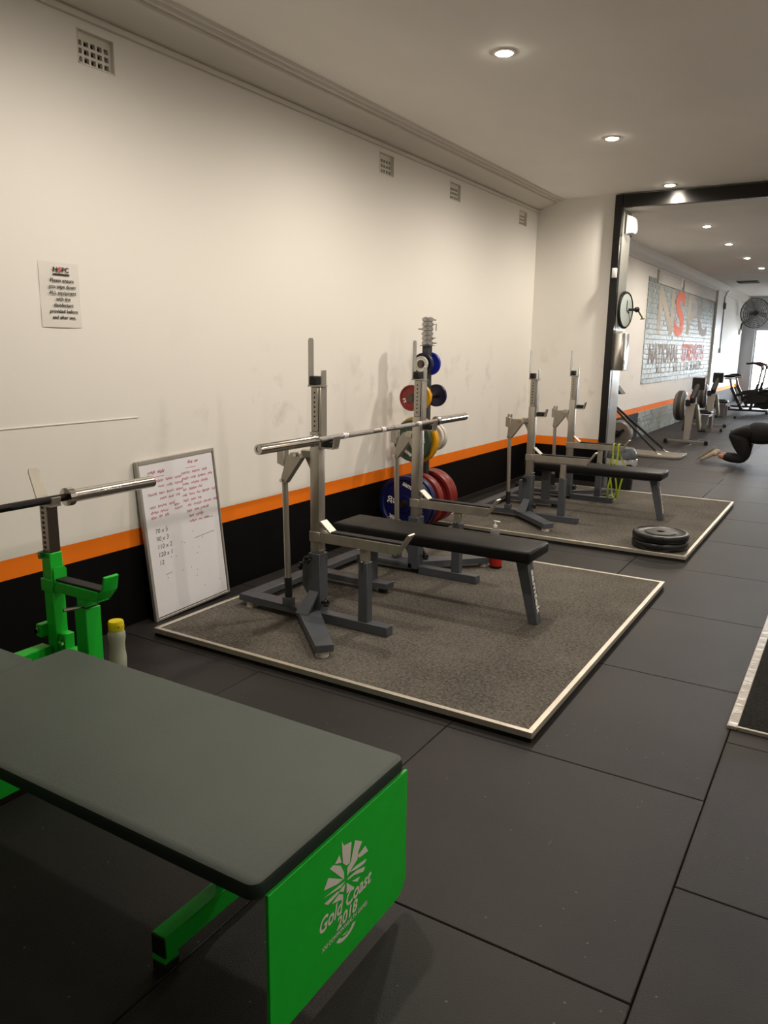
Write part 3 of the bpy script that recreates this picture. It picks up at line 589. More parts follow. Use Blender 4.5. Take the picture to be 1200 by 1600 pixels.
# ================================================================== GREEN BENCH PRESS
gt = thing('green_bench_press', 'bright green framed bench press with wide grey-green pad and logo end plate', 'bench press', (1.4, 1.3, 0.0))
for s, yu in ((1, 1.82), (-1, 0.70)):
    MB().box((0.653, yu-0.0275, 0.03), (0.708, yu+0.0275, 0.73), 0.003, 1).build('upright', GREEN, gt)
    it = MB().box((0.658, yu-0.0225, 0.731), (0.703, yu+0.0225, 0.912), 0.002, 1).build('inner_tube', STEEL, gt)
    h = MB(); z = 0.745
    while z < 0.91: h.box((0.669, yu-0.0232, z), (0.684, yu-0.0226, z+0.011)); z += 0.0195
    h.build('adjustment_holes', BLACKP, it)
    MB().box((0.7032, yu-0.0222, 0.732), (0.7045, yu+0.0222, 0.911)).build('dark_face', DARKSTEEL, it, smooth=False)
    fg = MB().prism([(0.660, yu-0.024, 0.913), (0.660, yu+0.024, 0.913), (0.612, yu+0.024, 1.04), (0.608, yu+0.017, 1.05), (0.608, yu-0.017, 1.05), (0.612, yu-0.024, 1.04)], (-0.006, 0, -0.002), 0.0)
    fg.prism([(0.655, yu-0.024, 0.913), (0.728, yu-0.024, 0.913), (0.728, yu-0.024, 0.922), (0.655, yu-0.024, 0.922)], (0, 0.048, 0)).prism([(0.722, yu-0.02, 0.922), (0.730, yu-0.02, 0.922), (0.736, yu-0.02, 0.948), (0.730, yu-0.02, 0.950)], (0, 0.04, 0))
    fg.build('bar_hook', STEEL, gt)
    a = MB().prism([(0.7085, yu-0.0275, 0.58), (0.968, yu-0.0275, 0.58), (0.972, yu-0.0275, 0.622), (0.7085, yu-0.0275, 0.622)], (0, 0.055, 0), 0.002)
    a.prism([(0.962, yu-0.032, 0.588), (0.972, yu-0.032, 0.588), (1.012, yu-0.032, 0.632), (1.024, yu-0.032, 0.686), (1.012, yu-0.032, 0.69), (1.0, yu-0.032, 0.636)], (0, 0.064, 0), 0.002)
    a.box((0.645, yu-0.0335, 0.575), (0.716, yu+0.0335, 0.625), 0.002, 1)
    a.prism([(0.7165, yu-0.028, 0.623), (0.7165, yu+0.028, 0.623), (0.7165, yu+0.028, 0.664), (0.7165, yu+0.02, 0.674), (0.7165, yu-0.02, 0.674), (0.7165, yu-0.028, 0.664)], (0.008, 0, 0))
    sa = a.build('safety_arm', GREEN, gt)
    MB().box((0.726, yu-0.024, 0.6225), (0.985, yu+0.024, 0.632), 0.002, 1).build('rubber_pad', BLACKR, sa)
    MB().box((0.845, yu-0.024, 0.50), (0.895, yu+0.024, 0.582)).build('arm_stem', GREEN, gt, smooth=False)
    MB().box((0.838, yu-0.034, 0.03), (0.906, yu+0.034, 0.545), 0.003, 1).build('arm_post', GREEN, gt)
    MB().box((0.842, yu-0.030, 0.5455), (0.902, yu+0.030, 0.548)).build('post_cap', BLACKP, gt)
    MB().tube([(0.845, yu-0.085, 0.545), (0.87, yu-0.02, 0.545)], 0.007, 8).build('locking_pin', CHROME, gt)
    MB().bar((0.668, yu-0.05, 0.722), (0.668, yu+0.0, 0.728), 0.012, 0.03).build('pin_plate', CHROME, gt)
    b1 = MB().box((0.620, yu-0.0545, 0.385), (0.652, yu+0.02, 0.437), 0.003, 1).build('bolt_bracket', GREEN, gt)
    MB().tube([(0.634, yu-0.065, 0.413), (0.634, yu-0.0545, 0.413)], 0.012, 6).build('bolt', CHROME, b1)
    b1 = MB().box((0.7085, yu-0.02, 0.335), (0.745, yu+0.0275, 0.405), 0.003, 1).build('bolt_bracket', GREEN, gt)
    MB().tube([(0.73, yu-0.03, 0.37), (0.73, yu-0.02, 0.37)], 0.012, 6).build('bolt', CHROME, b1)
    MB().box((0.7455, yu-0.03, 0.295), (0.837, yu+0.03, 0.345), 0.003, 1).build('link_tube', GREEN, gt)
MB().box((0.62, 0.728, 0.29), (0.68, 1.79, 0.35), 0.003, 1).build('head_crossbeam', GREEN, gt)
MB().box((0.915, 0.62, 0.03), (1.005, 1.90, 0.13), 0.003, 1).build('base_beam', GREEN, gt)
MB().box((0.40, 1.315, 0.355), (2.30, 1.375, 0.415), 0.003, 1).build('spine_beam', GREEN, gt)
fb = MB().box((1.952, 1.125, 0.045), (2.002, 1.665, 0.105), 0.003, 1).build('front_beam', GREEN, gt)
for ye in (1.1245, 1.6655):
    MB().box((1.954, ye-0.003, 0.047), (2.0, ye+0.003, 0.103), 0.002, 1).build('end_cap', BLACKP, fb)
for ye in (1.145, 1.645):
    MB().box((1.955, ye-0.022, 0.030), (1.999, ye+0.022, 0.0445), 0.0, 1).build('foot_block', GREEN, fb); MB().box((1.953, ye-0.024, 0.0005), (2.001, ye+0.024, 0.030), 0.004, 1).build('rubber_foot', BLACKR, fb)
MB().box((1.956, 1.345, 0.105), (1.998, 1.405, 0.356), 0.003, 1).build('front_post', GREEN, gt)
XE = 2.366
pts = [(XE, 1.072, 0.418), (XE, 1.652, 0.418)]
for k in range(7):
    a = R(-90*k/6); pts.append((XE, 1.652-0.05+0.05*math.cos(a), 0.085+0.05*0-0.02+0.05*math.sin(a)+0.035))
for k in range(7):
    a = R(-90-90*k/6); pts.append((XE, 1.072+0.05+0.05*math.cos(a), 0.10+0.05*math.sin(a)))
ep = MB().prism(pts, (0.009, 0, 0), 0.001).build('end_plate', GREEN, gt, smooth=False)
MB().box((2.28, 1.30, 0.33), (2.366, 1.39, 0.354)).build('plate_bracket', GREEN, gt)
LOGO = [[(1.339,.388),(1.348,.371),(1.381,.362),(1.374,.309),(1.36,.31),(1.344,.326)],[(1.396,.357),(1.428,.335),(1.411,.317),(1.408,.298),(1.371,.284),(1.362,.28),(1.363,.302),(1.378,.309)],[(1.442,.314),(1.456,.291),(1.415,.297),(1.408,.307)],[(1.449,.274),(1.442,.267),(1.408,.272),(1.371,.284),(1.4,.284)],[(1.443,.255),(1.435,.246),(1.393,.263),(1.362,.268),(1.367,.272),(1.404,.269)],[(1.42,.241),(1.408,.235),(1.382,.253)],[(1.33,.358),(1.338,.332),(1.311,.344)],[(1.304,.346),(1.335,.325),(1.349,.298),(1.349,.279),(1.29,.345)],[(1.267,.303),(1.284,.325),(1.346,.282),(1.319,.285)],[(1.265,.284),(1.326,.276),(1.355,.271),(1.335,.266)],[(1.268,.267),(1.283,.254),(1.332,.257),(1.321,.264)],[(1.299,.246),(1.342,.229),(1.346,.24),(1.328,.253)],[(1.36,.263),(1.388,.234),(1.36,.233)],[(1.355,.264),(1.348,.246),(1.328,.26)]]
q = MB(); XL = XE+0.0098
for pg in LOGO: q.poly([(XL, y, z) for y, z in pg])
q.build('burst_emblem', WHITEINK, ep, smooth=False)
q = MB()
q.text('Gold Coast', 0.054, (XE+0.009, 1.356, 0.212), (0, 1, 0), (0, 0, 1), 'CENTER', 0.0012, shear=0.25, sx=0.88)
q.text('2018', 0.044, (XE+0.009, 1.362, 0.172), (0, 1, 0), (0, 0, 1), 'CENTER', 0.0012, shear=0.2)
q.text('XXI COMMONWEALTH GAMES', 0.0165, (XE+0.009, 1.356, 0.146), (0, 1, 0), (0, 0, 1), 'CENTER', 0.0004, sx=0.84)
q.build('logo_lettering', WHITEINK, ep, smooth=False)
q = MB()   # small round crest below
for a0, a1, ra, rb in ((200, 345, 0.026, 0.017), (215, 300, 0.012, 0.0)):
    A = [R(a0+(a1-a0)*k/8) for k in range(9)]
    q.poly([(XL, 1.358+1.7*ra*math.cos(a), 0.136+ra*math.sin(a)*1.0) for a in A]+[(XL, 1.358+1.7*rb*math.cos(a), 0.136+rb*math.sin(a)) for a in A[::-1]] if rb else [(XL, 1.358+1.7*ra*math.cos(a), 0.136+ra*math.sin(a)) for a in A])
q.build('crest', WHITEINK, ep, smooth=False)
def pad(x0, x1, y0, y1, z0, z1, name, r=0.045):
    prof2 = []
    for (cx, cy, a0) in ((x1-r, y1-r, 0), (x0+r, y1-r, 90), (x0+r, y0+r, 180), (x1-r, y0+r, 270)):
        for k in range(6): a = R(a0+90*k/5); prof2.append((cx, cy, math.cos(a), math.sin(a)))
    b = MB(); rings = []
    hgt = z1-z0; e = 0.012
    for ins, z in ((0.006, z0), (0.0, z0+0.006), (0.0, z1-e), (e*0.3, z1-e*0.35), (e, z1)):
        rr_ = max(r-ins, 0.004) if ins < r else 0.004
        rings.append([b.bm.verts.new((cx+ca*(r-ins), cy+sa*(r-ins), z)) for cx, cy, ca, sa in prof2])
    n = len(prof2)
    for A, B in zip(rings[:-1], rings[1:]):
        for k in range(n): b.bm.faces.new((A[k], A[(k+1) % n], B[(k+1) % n], B[k]))
    b.bm.faces.new(rings[0][::-1]); b.bm.faces.new(rings[-1])
    ob = b.build(name, GVINYL, gt)
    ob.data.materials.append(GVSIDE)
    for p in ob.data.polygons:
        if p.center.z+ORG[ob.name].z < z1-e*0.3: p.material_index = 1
    return ob
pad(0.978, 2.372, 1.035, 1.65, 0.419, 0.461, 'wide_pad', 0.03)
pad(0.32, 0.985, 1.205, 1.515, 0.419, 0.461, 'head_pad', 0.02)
barbell('barbell', 'black-shafted barbell with chrome sleeve resting on the green bench press', 0.704, 0.9375, 1.226, mat('black_oxide', rgb(40, 35, 33), 0.38, 0.85))

# yellow capped bottle
t = thing('squeeze_bottle', 'clear squeeze bottle with yellow cap on the floor behind the green bench', 'bottle', (0.42, 2.31, 0.0))
bc = (0.42, 2.31, 0.0005)
MB().lathe(bc, (0, 0, 1), [(0, 0), (0.036, 0), (0.040, 0.008), (0.041, 0.06), (0.036, 0.10), (0.036, 0.13), (0.041, 0.165), (0.040, 0.185), (0.034, 0.197), (0, 0.198)], 28).build('body', mat('frosted_plastic', rgb(206, 210, 190), 0.3, trans=0.3, var=0.05), t)
MB().lathe(bc, (0, 0, 1), [(0, 0.198), (0.036, 0.199), (0.0365, 0.235), (0.033, 0.243), (0, 0.246)], 28).box((0.45, 2.295, 0.218), (0.462, 2.325, 0.228)).build('cap', mat('yellow_cap', rgb(226, 208, 30), 0.4), t)

# ================================================================== WHITEBOARD leaning on the wall
BL = Vector((0.092, 2.846, 0.0)); BR = Vector((0.0875, 3.444, 0.018)); TL = Vector((0.017, 2.820, 0.901))
ux = (BR-BL).normalized(); nz = ux.cross(TL-BL).normalized(); uz = nz.cross(ux); Wb, Hb = 0.60, 0.90
MW = Matrix((( ux[0], uz[0], nz[0], BL[0]), (ux[1], uz[1], nz[1], BL[1]), (ux[2], uz[2], nz[2], BL[2]+0.002), (0, 0, 0, 1)))
t = thing('whiteboard', 'framed whiteboard with handwritten notes leaning on the black and orange wall', 'whiteboard', BL)
WF = mat('board_frame', rgb(170, 166, 160), 0.4, 0.4)
def wbx(lo, hi, name, mm, bev=0.0): return MB().box(lo, hi, bev, 1).build(name, mm, t, smooth=False, M=MW)
wbx((0.02, 0.02, -0.012), (Wb-0.02, Hb-0.02, 0.004), 'board', mat('whiteboard_face', rgb(234, 234, 240), 0.2, var=0.025, scale=3))
for lo, hi in (((0, 0, -0.014), (0.02, Hb, 0.008)), ((Wb-0.012, 0, -0.014), (Wb, Hb, 0.008)), ((0.0205, 0, -0.014), (Wb-0.0125, 0.014, 0.008)), ((0.0205, Hb-0.022, -0.014), (Wb-0.0125, Hb, 0.008))): wbx(lo, hi, 'frame_bar', WF, 0.002)
PINK = mat('pink_marker', rgb(206, 84, 128), 0.6)
def scribble(q, x, y, L, h, r=0.0017):
    pts = []; cx = x
    while cx < x+L:
        n = rnd.randint(3, 6); 
        pts = []
        for k in range(n*2):
            pts.append((cx, y+(h*rnd.uniform(0.5, 1.0) if k % 2 else -h*rnd.uniform(0.1, 0.6)), 0.0045)); cx += rnd.uniform(0.004, 0.0075)
        q.tube(pts, r, 4); cx += 0.012
q = MB()
scribble(q, 0.075, 0.825, 0.09, 0.014, 0.0022); q.tube([(0.06, 0.803, 0.0045), (0.19, 0.80, 0.0045)], 0.0013, 4)
for (x, y, L) in ((0.06, 0.775, 0.24), (0.14, 0.742, 0.15), (0.06, 0.705, 0.25), (0.14, 0.675, 0.16), (0.06, 0.635, 0.20), (0.06, 0.605, 0.13), (0.06, 0.578, 0.13), (0.24, 0.62, 0.04), (0.24, 0.60, 0.03)): scribble(q, x, y, L, 0.011)
scribble(q, 0.38, 0.842, 0.09, 0.014, 0.0022); q.tube([(0.36, 0.815, 0.0045), (0.44, 0.814, 0.0045)], 0.0013, 4)
for k, (x, L) in enumerate(((0.32, 0.22), (0.32, 0.24), (0.32, 0.15), (0.32, 0.17), (0.31, 0.25), (0.31, 0.16), (0.34, 0.22), (0.33, 0.15), (0.34, 0.1), (0.34, 0.12))): scribble(q, x, 0.785-k*0.0315, L, 0.011)
q.build('pink_notes', PINK, t, smooth=False, M=MW)
q = MB()
for k, ln in enumerate(('70 x 5', '90 x 3', '110 x 2', '120 x 1', '12')): q.text(ln, 0.036, (0.075, 0.50-k*0.045, 0.0042), (1, 0, 0), (0, 1, 0), 'LEFT', 0.0, 0.0004, shear=0.15)
q.tube([(0.36, 0.40, 0.0045), (0.53, 0.41, 0.0045)], 0.001, 4).tube([(0.45, 0.50, 0.0045), (0.53, 0.497, 0.0045)], 0.0012, 4).tube([(0.44, 0.565, 0.0045), (0.44, 0.53, 0.0045), (0.45, 0.52, 0.0045)], 0.001, 4).tube([(0.11, 0.245, 0.0045), (0.16, 0.25, 0.0045)], 0.001, 4)
for _ in range(16): x, y = rnd.uniform(0.1, 0.55), rnd.uniform(0.1, 0.45); q.tube([(x, y, 0.0045), (x+0.003, y-0.004, 0.0045)], 0.0016, 4)
q.build('black_notes', mat('marker_black', rgb(70, 70, 76), 0.6), t, smooth=False, M=MW)

# ================================================================== PLATE TREE, PLATES, COLLARS
TX, TY = 0.29, 5.59
t = thing('plate_tree', 'dark weight plate tree by the wall between the two platforms', 'plate rack', (TX, TY, 0.0))
MB().box((TX-0.03, TY-0.03, 0.055), (TX+0.03, TY+0.03, 1.53), 0.003, 1).build('post', mat('dark_tree_paint', rgb(44, 44, 47), 0.4), t)
MB().box((TX-0.2, TY-0.19, 0.001), (TX-0.14, TY+0.19, 0.055), 0.003, 1).box((TX+0.19, TY-0.19, 0.001), (TX+0.25, TY+0.19, 0.055), 0.003, 1).box((TX-0.14, TY-0.03, 0.003), (TX+0.19, TY+0.03, 0.054), 0.003, 1).build('base', GREY, t)
for z, L0, L1 in ((0.294, 0.355, 0.25), (0.79, 0.27, 0.24), (1.13, 0.26, 0.24), (1.39, 0.12, 0.12)):
    for s, L in ((-1, L0), (1, L1)): MB().tube([(TX, TY+s*0.03, z), (TX, TY+s*L, z)], 0.0245 if z < 1 else 0.0235, 16).build('peg', DARKSTEEL, t)
MB().lathe((TX, TY, 1.53), (0, 0, 1), [(0, 0), (0.06, 0), (0.06, 0.006), (0.022, 0.008), (0.022, 0.225), (0, 0.225)], 20).build('collar_post', GREY, t)
def plate(y0, y1, z, r, col, label, face=-1, text=None, size='disc', x=TX, hole=0.0252):
    """disc with its axis along y; face is the side with the lettering"""
    tk = y1-y0; mid = (y0+y1)/2
    o = thing('weight_plate', label, 'weight plate', (x, mid, z), 'weight plates on the tree')
    h = tk/2; k = r*0.30
    prof3 = [(hole, h*0.9), (k, h*0.9), (k*1.05, h*0.45), (r*0.84, h*0.5), (r*0.88, h), (r*0.985, h), (r, h*0.8), (r, -h*0.8), (r*0.985, -h), (r*0.88, -h), (r*0.84, -h*0.5), (k*1.05, -h*0.45), (k, -h*0.9), (hole, -h*0.9), (hole, h*0.9)]
    MB().lathe((x, mid, z), (0, 1, 0), prof3, 48).build('disc', mat('plate_'+'_'.join(str(int(c)) for c in col), rgb(*col), 0.38, var=0.05, scale=12), o)
    MB().lathe((x, mid, z), (0, 1, 0), [(hole-0.0005, -h*0.92), (hole+0.008, -h*0.94), (hole+0.008, h*0.94), (hole-0.0005, h*0.92), (hole-0.0005, -h*0.92)], 24).build('hub_ring', DARKSTEEL, o)
    if text:
        yf = mid-h*0.5-0.0003
        for body, size_, ang, rad in text:
            a = R(ang); c = Vector((x+rad*math.cos(a), yf, z+rad*math.sin(a))); up = Vector((math.cos(a), 0, math.sin(a))); rt = Vector((math.sin(a), 0, -math.cos(a)))
            MB().text(body, size_, c, rt, up, 'CENTER', 0.0015, 0.001).build('lettering', WHITEINK, o, smooth=False)
    return o
BLUE, RED, YEL, GRN, WHT, NAVY = (13, 19, 70), (120, 34, 30), (214, 156, 18), (44, 62, 46), (206, 202, 194), (22, 24, 54)
plate(5.255, 5.315, 0.294, 0.2255, BLUE, 'big blue plate with white lettering at the front of the lowest peg', text=[('samtek', 0.062, 248, 0.155), ('20', 0.058, 170, 0.135), ('KG', 0.03, 170, 0.095), ('samtek', 0.055, 68, 0.15), ('20 KG', 0.045, 350, 0.145)])
plate(5.345, 5.405, 0.294, 0.2255, BLUE, 'big blue plate hung second on the lowest peg, behind the lettered one')
plate(5.455, 5.53, 0.294, 0.2255, RED, 'big red plate directly behind the two blue plates on the lowest peg')
plate(5.645, 5.71, 0.294, 0.2255, RED, 'big red plate on the far lower peg, just past the tree post')
plate(5.712, 5.777, 0.294, 0.2255, RED, 'outermost big red plate on the far lower peg')
plate(5.365, 5.405, 0.79, 0.166, GRN, 'dark green plate with white lettering on the second peg', text=[('10', 0.05, 60, 0.105), ('samtek', 0.045, 235, 0.105), ('KG', 0.03, 5, 0.1)])
plate(5.43, 5.485, 0.79, 0.187, YEL, 'yellow plate behind the dark green one on the second peg')
plate(5.68, 5.715, 0.79, 0.115, WHT, 'white plate on the far second peg, nearer the post')
plate(5.73, 5.77, 0.79, 0.118, WHT, 'outer white plate on the far second peg')
plate(5.335, 5.365, 1.13, 0.101, RED, 'small red plate with faint lettering on the third peg', text=[('2.5', 0.03, 200, 0.06)], hole=0.0242)
plate(5.47, 5.505, 1.13, 0.101, YEL, 'small yellow plate behind the small red plate', hole=0.0242)
plate(5.755, 5.785, 1.13, 0.092, NAVY, 'small navy plate with a bolt in its centre on the far third peg', hole=0.0242)
plate(5.485, 5.505, 1.39, 0.060, WHT, 'tiny white plate at the front of the top peg', hole=0.0242)
plate(5.515, 5.545, 1.39, 0.086, NAVY, 'small navy plate behind the tiny white plate on the top peg', hole=0.0242)
plate(5.63, 5.66, 1.39, 0.092, (28, 40, 150), 'small bright blue plate on the far side of the top peg', hole=0.0242)
for k in range(6):
    z = 1.539+k*0.0362
    o = thing('bar_collar', ['lowest', 'second lowest', 'third', 'fourth', 'second highest', 'topmost'][k]+' silver barbell collar stacked on top of the plate tree', 'collar', (TX, TY, z), 'silver collars on the tree')
    MB().lathe((TX, TY, z), (0, 0, 1), [(0.0225, 0), (0.041, 0), (0.046, 0.003), (0.046, 0.026), (0.036, 0.029), (0.035, 0.035), (0.0225, 0.035), (0.0225, 0)], 14).build('ring', mat('satin_silver', rgb(164, 162, 158), 0.32, 0.7), o)
    a = R((20, -20, 160, 200, 5, 60)[k]); dv = Vector((math.cos(a), math.sin(a), 0)); c = Vector((TX, TY, z+0.014))
    lv = MB().tube([c+dv*0.044, c+dv*0.075], 0.005, 8)
    if k in (1, 4): lv.tube([c+dv*0.072, c+dv*0.072+Vector((0.0, 0.0, -0.05 if k == 4 else 0.004))+dv*(0.0 if k == 4 else 0.02)], 0.004, 8)
    lv.build('lever', CHROME, o)

# bumper plates lying on the far platform
for k, lb in enumerate(('lower black bumper plate of the pair lying flat on the far platform', 'upper black bumper plate lying flat on another on the far platform')):
    z = 0.0455+k*0.0605
    o = thing('bumper_plate', lb, 'weight plate', (2.112, 6.05, z), 'black bumper plates on the platform')
    MB().lathe((2.112, 6.05, z), (0, 0, 1), [(0.026, 0.001), (0.19, 0.0), (0.199, 0.003), (0.206, 0.012), (0.206, 0.048), (0.199, 0.058), (0.185, 0.060), (0.172, 0.052), (0.12, 0.05), (0.112, 0.058), (0.035, 0.058), (0.033, 0.053), (0.026, 0.053), (0.026, 0.001)], 64).build('disc', mat('bumper_rubber', rgb(24, 24, 25), 0.33, var=0.12, scale=9), o)
    MB().lathe((2.112, 6.05, z), (0, 0, 1), [(0.0255, 0.002), (0.032, 0.0535), (0.032, 0.0565), (0.0255, 0.0565), (0.0255, 0.002)], 24).build('hub_ring', CHROME, o)

# sanitiser bottle in the gap, red shaker on the near platform
t = thing('pump_bottle', 'clear pump bottle of hand sanitiser between the two platforms', 'bottle', (0.98, 5.50, 0.0)); c = (0.98, 5.50, 0.0005)
CLR = mat('clear_plastic', (0.93, 0.94, 0.93), 0.08, trans=0.85, ior=1.25)
MB().lathe(c, (0, 0, 1), [(0, 0), (0.033, 0), (0.035, 0.005), (0.035, 0.115), (0.030, 0.132), (0.014, 0.142), (0.013, 0.15), (0, 0.15)], 24).build('body', CLR, t)
MB().lathe(c, (0, 0, 1), [(0, 0.1505), (0.015, 0.1505), (0.015, 0.17), (0.005, 0.172), (0.005, 0.195), (0, 0.195)], 16).bar((0.965, 5.50, 0.2), (1.02, 5.50, 0.198), 0.014, 0.010).build('pump', WHITEP, t)
t = thing('shaker_bottle', 'small red bottle on the near platform under the black bench', 'bottle', (1.29, 4.80, 0.045)); c = (1.29, 4.80, 0.0455)
MB().lathe(c, (0, 0, 1), [(0, 0.016), (0.042, 0.016), (0.043, 0.07), (0.039, 0.13), (0, 0.13)], 24).build('body', mat('red_plastic', rgb(170, 30, 22), 0.35), t)
MB().lathe(c, (0, 0, 1), [(0, 0), (0.040, 0), (0.0425, 0.004), (0.0425, 0.0155), (0, 0.0155)], 24).build('base_ring', BLACKP, t); MB().lathe(c, (0, 0, 1), [(0, 0.1305), (0.036, 0.1305), (0.036, 0.155), (0.02, 0.165), (0, 0.165)], 24).build('lid', BLACKP, t)

# lime resistance band over the far safety arm of the far rack (arm top z=0.615 + pad)
yb_, za = 6.992+0.549, 0.628
def band_loop(x, spread, zlow, sgn):
    pts = []
    path = [(0, 0.0, 0.004), (0, 0.032, 0.0), (0.0, 0.038, -0.03), (-0.01, 0.038, -0.09), (-0.045*sgn, 0.04, -0.22), (-0.02*sgn, 0.045, -0.40), (0.0, 0.04, zlow-za+0.03), (0.03*sgn, 0.0, zlow-za), (0.06*sgn, -0.04, zlow-za+0.04), (0.05*sgn, -0.045, -0.36), (0.01*sgn, -0.04, -0.2), (0.0, -0.038, -0.09), (0, -0.038, -0.03), (0, -0.032, 0.0)]
    n = len(path)
    for i in range(n*4):
        f = i/4; k = int(f); s = f-k
        p0, p1, p2, p3 = [Vector(path[(k+j-1) % n]) for j in range(4)]
        p = 0.5*((2*p1)+(p2-p0)*s+(2*p0-5*p1+4*p2-p3)*s*s+(3*p1-p0-3*p2+p3)*s**3)
        pts.append((Vector((x, yb_, za))+Vector((p.x*spread, p.y, p.z)), Vector((1, 0, 0))))
    return pts
t = MB().ribbon(band_loop(1.325, 1.0, 0.10, 1), 0.014, 0.004).ribbon(band_loop(1.372, 1.2, 0.07, -1), 0.016, 0.004).build('resistance_band', mat('lime_rubber', rgb(152, 172, 44), 0.5), None, loc=(1.35, yb_, 0.06))
tag(t, 'lime green resistance band hanging over the far safety arm of the far rack', 'resistance band')

# bin with bag behind the far rack
bx_, by_ = 1.09, 8.72-0.18
t = thing('waste_bin', 'black bin with a clear plastic liner and grey swing lid beside the steel post', 'bin', (1.12, 8.62, 0.0))
c = (1.12, 8.66, 0.0005)
MB().lathe(c, (0, 0, 1), [(0, 0), (0.12, 0), (0.13, 0.01), (0.15, 0.34), (0.145, 0.34), (0.12, 0.02), (0, 0.02)], 28).build('body', mat('bin_black', rgb(24, 25, 27), 0.45), t)
q = MB().lathe(c, (0, 0, 1), [(0.152, 0.345), (0.158, 0.34), (0.165, 0.32), (0.168, 0.28), (0.163, 0.275), (0.156, 0.33)], 28)
for v in q.bm.verts:
    a = math.atan2(v.co.y-c[1], v.co.x-c[0]); k = 1+0.05*math.sin(a*9)+0.03*math.sin(a*17+1); v.co.x = c[0]+(v.co.x-c[0])*k; v.co.y = c[1]+(v.co.y-c[1])*k
    if v.co.z < 0.33: v.co.z += 0.02*math.sin(a*6)
q.build('liner_bag', mat('clear_bag', rgb(205, 205, 205), 0.2, trans=0.4, alpha=0.8), t)
MB().lathe(c, (0, 0, 1), [(0.158, 0.346), (0.16, 0.36), (0.15, 0.42), (0.12, 0.46), (0, 0.47), (0, 0.346)], 28).prism([(1.03, 8.51, 0.40), (1.12, 8.50, 0.385), (1.20, 8.52, 0.46), (1.10, 8.53, 0.50)], (0, 0.02, 0.01)).build('lid', mat('lid_grey', rgb(78, 82, 88), 0.45), t)

# ================================================================== FAR ROOM EQUIPMENT
LGREY = mat('light_grey_metal', rgb(132, 127, 120), 0.4, 0.3)
DGREY = mat('dark_grey_plastic', rgb(52, 51, 50), 0.5)
# climber
t = thing('climbing_machine', 'black upright climbing machine with a flat grey base plate behind the steel post', 'exercise machine', (0.6, 11.8, 0.0))
MB().prism([(0.30, 11.48, 0.0005), (1.15, 11.44, 0.0005), (1.23, 11.52, 0.0005), (1.22, 12.02, 0.0005), (0.30, 12.02, 0.0005)], (0, 0, 0.035), 0.004).build('base_plate', mat('base_plate_grey', rgb(126, 120, 110), 0.5), t)
MB().bar((0.36, 11.78, 0.036), (0.05, 11.80, 0.42), 0.08, 0.08).bar((0.04, 11.80, 0.36), (0.04, 11.80, 1.02), 0.06, 0.07).build('mast', BLACKP, t)
for y, x1 in ((11.95, 0.93), (11.60, 0.90)):
    MB().tube([(0.08, 11.80+(y-11.8)*0.25, 0.755), (x1-0.04, y, 0.085)], 0.018, 10).build('strut', BLACKP, t)
    MB().tube([(x1-0.045, y, 0.09), (x1, y, 0.045), (x1+0.05, y, 0.037)], 0.012, 8).build('strut_foot', CHROME, t)
MB().prism([(0.072, 11.70, 0.87), (0.29, 11.70, 0.87), (0.19, 11.70, 0.99), (0.072, 11.70, 1.02)], (0, 0.22, 0), 0.006).build('console', BLACKP, t)
MB().lathe((0.30, 11.58, 0.30), (0, 1, 0), [(0, 0), (0.17, 0), (0.19, 0.02), (0.19, 0.15), (0.17, 0.17), (0, 0.17)], 28).build('flywheel_housing', LGREY, t)
MB().tube([(0.30, 11.57, 0.30), (0.30, 11.52, 0.30)], 0.05, 14).tube([(0.30, 11.53, 0.30), (0.40, 11.53, 0.37)], 0.02, 8).build('crank', BLACKP, t)

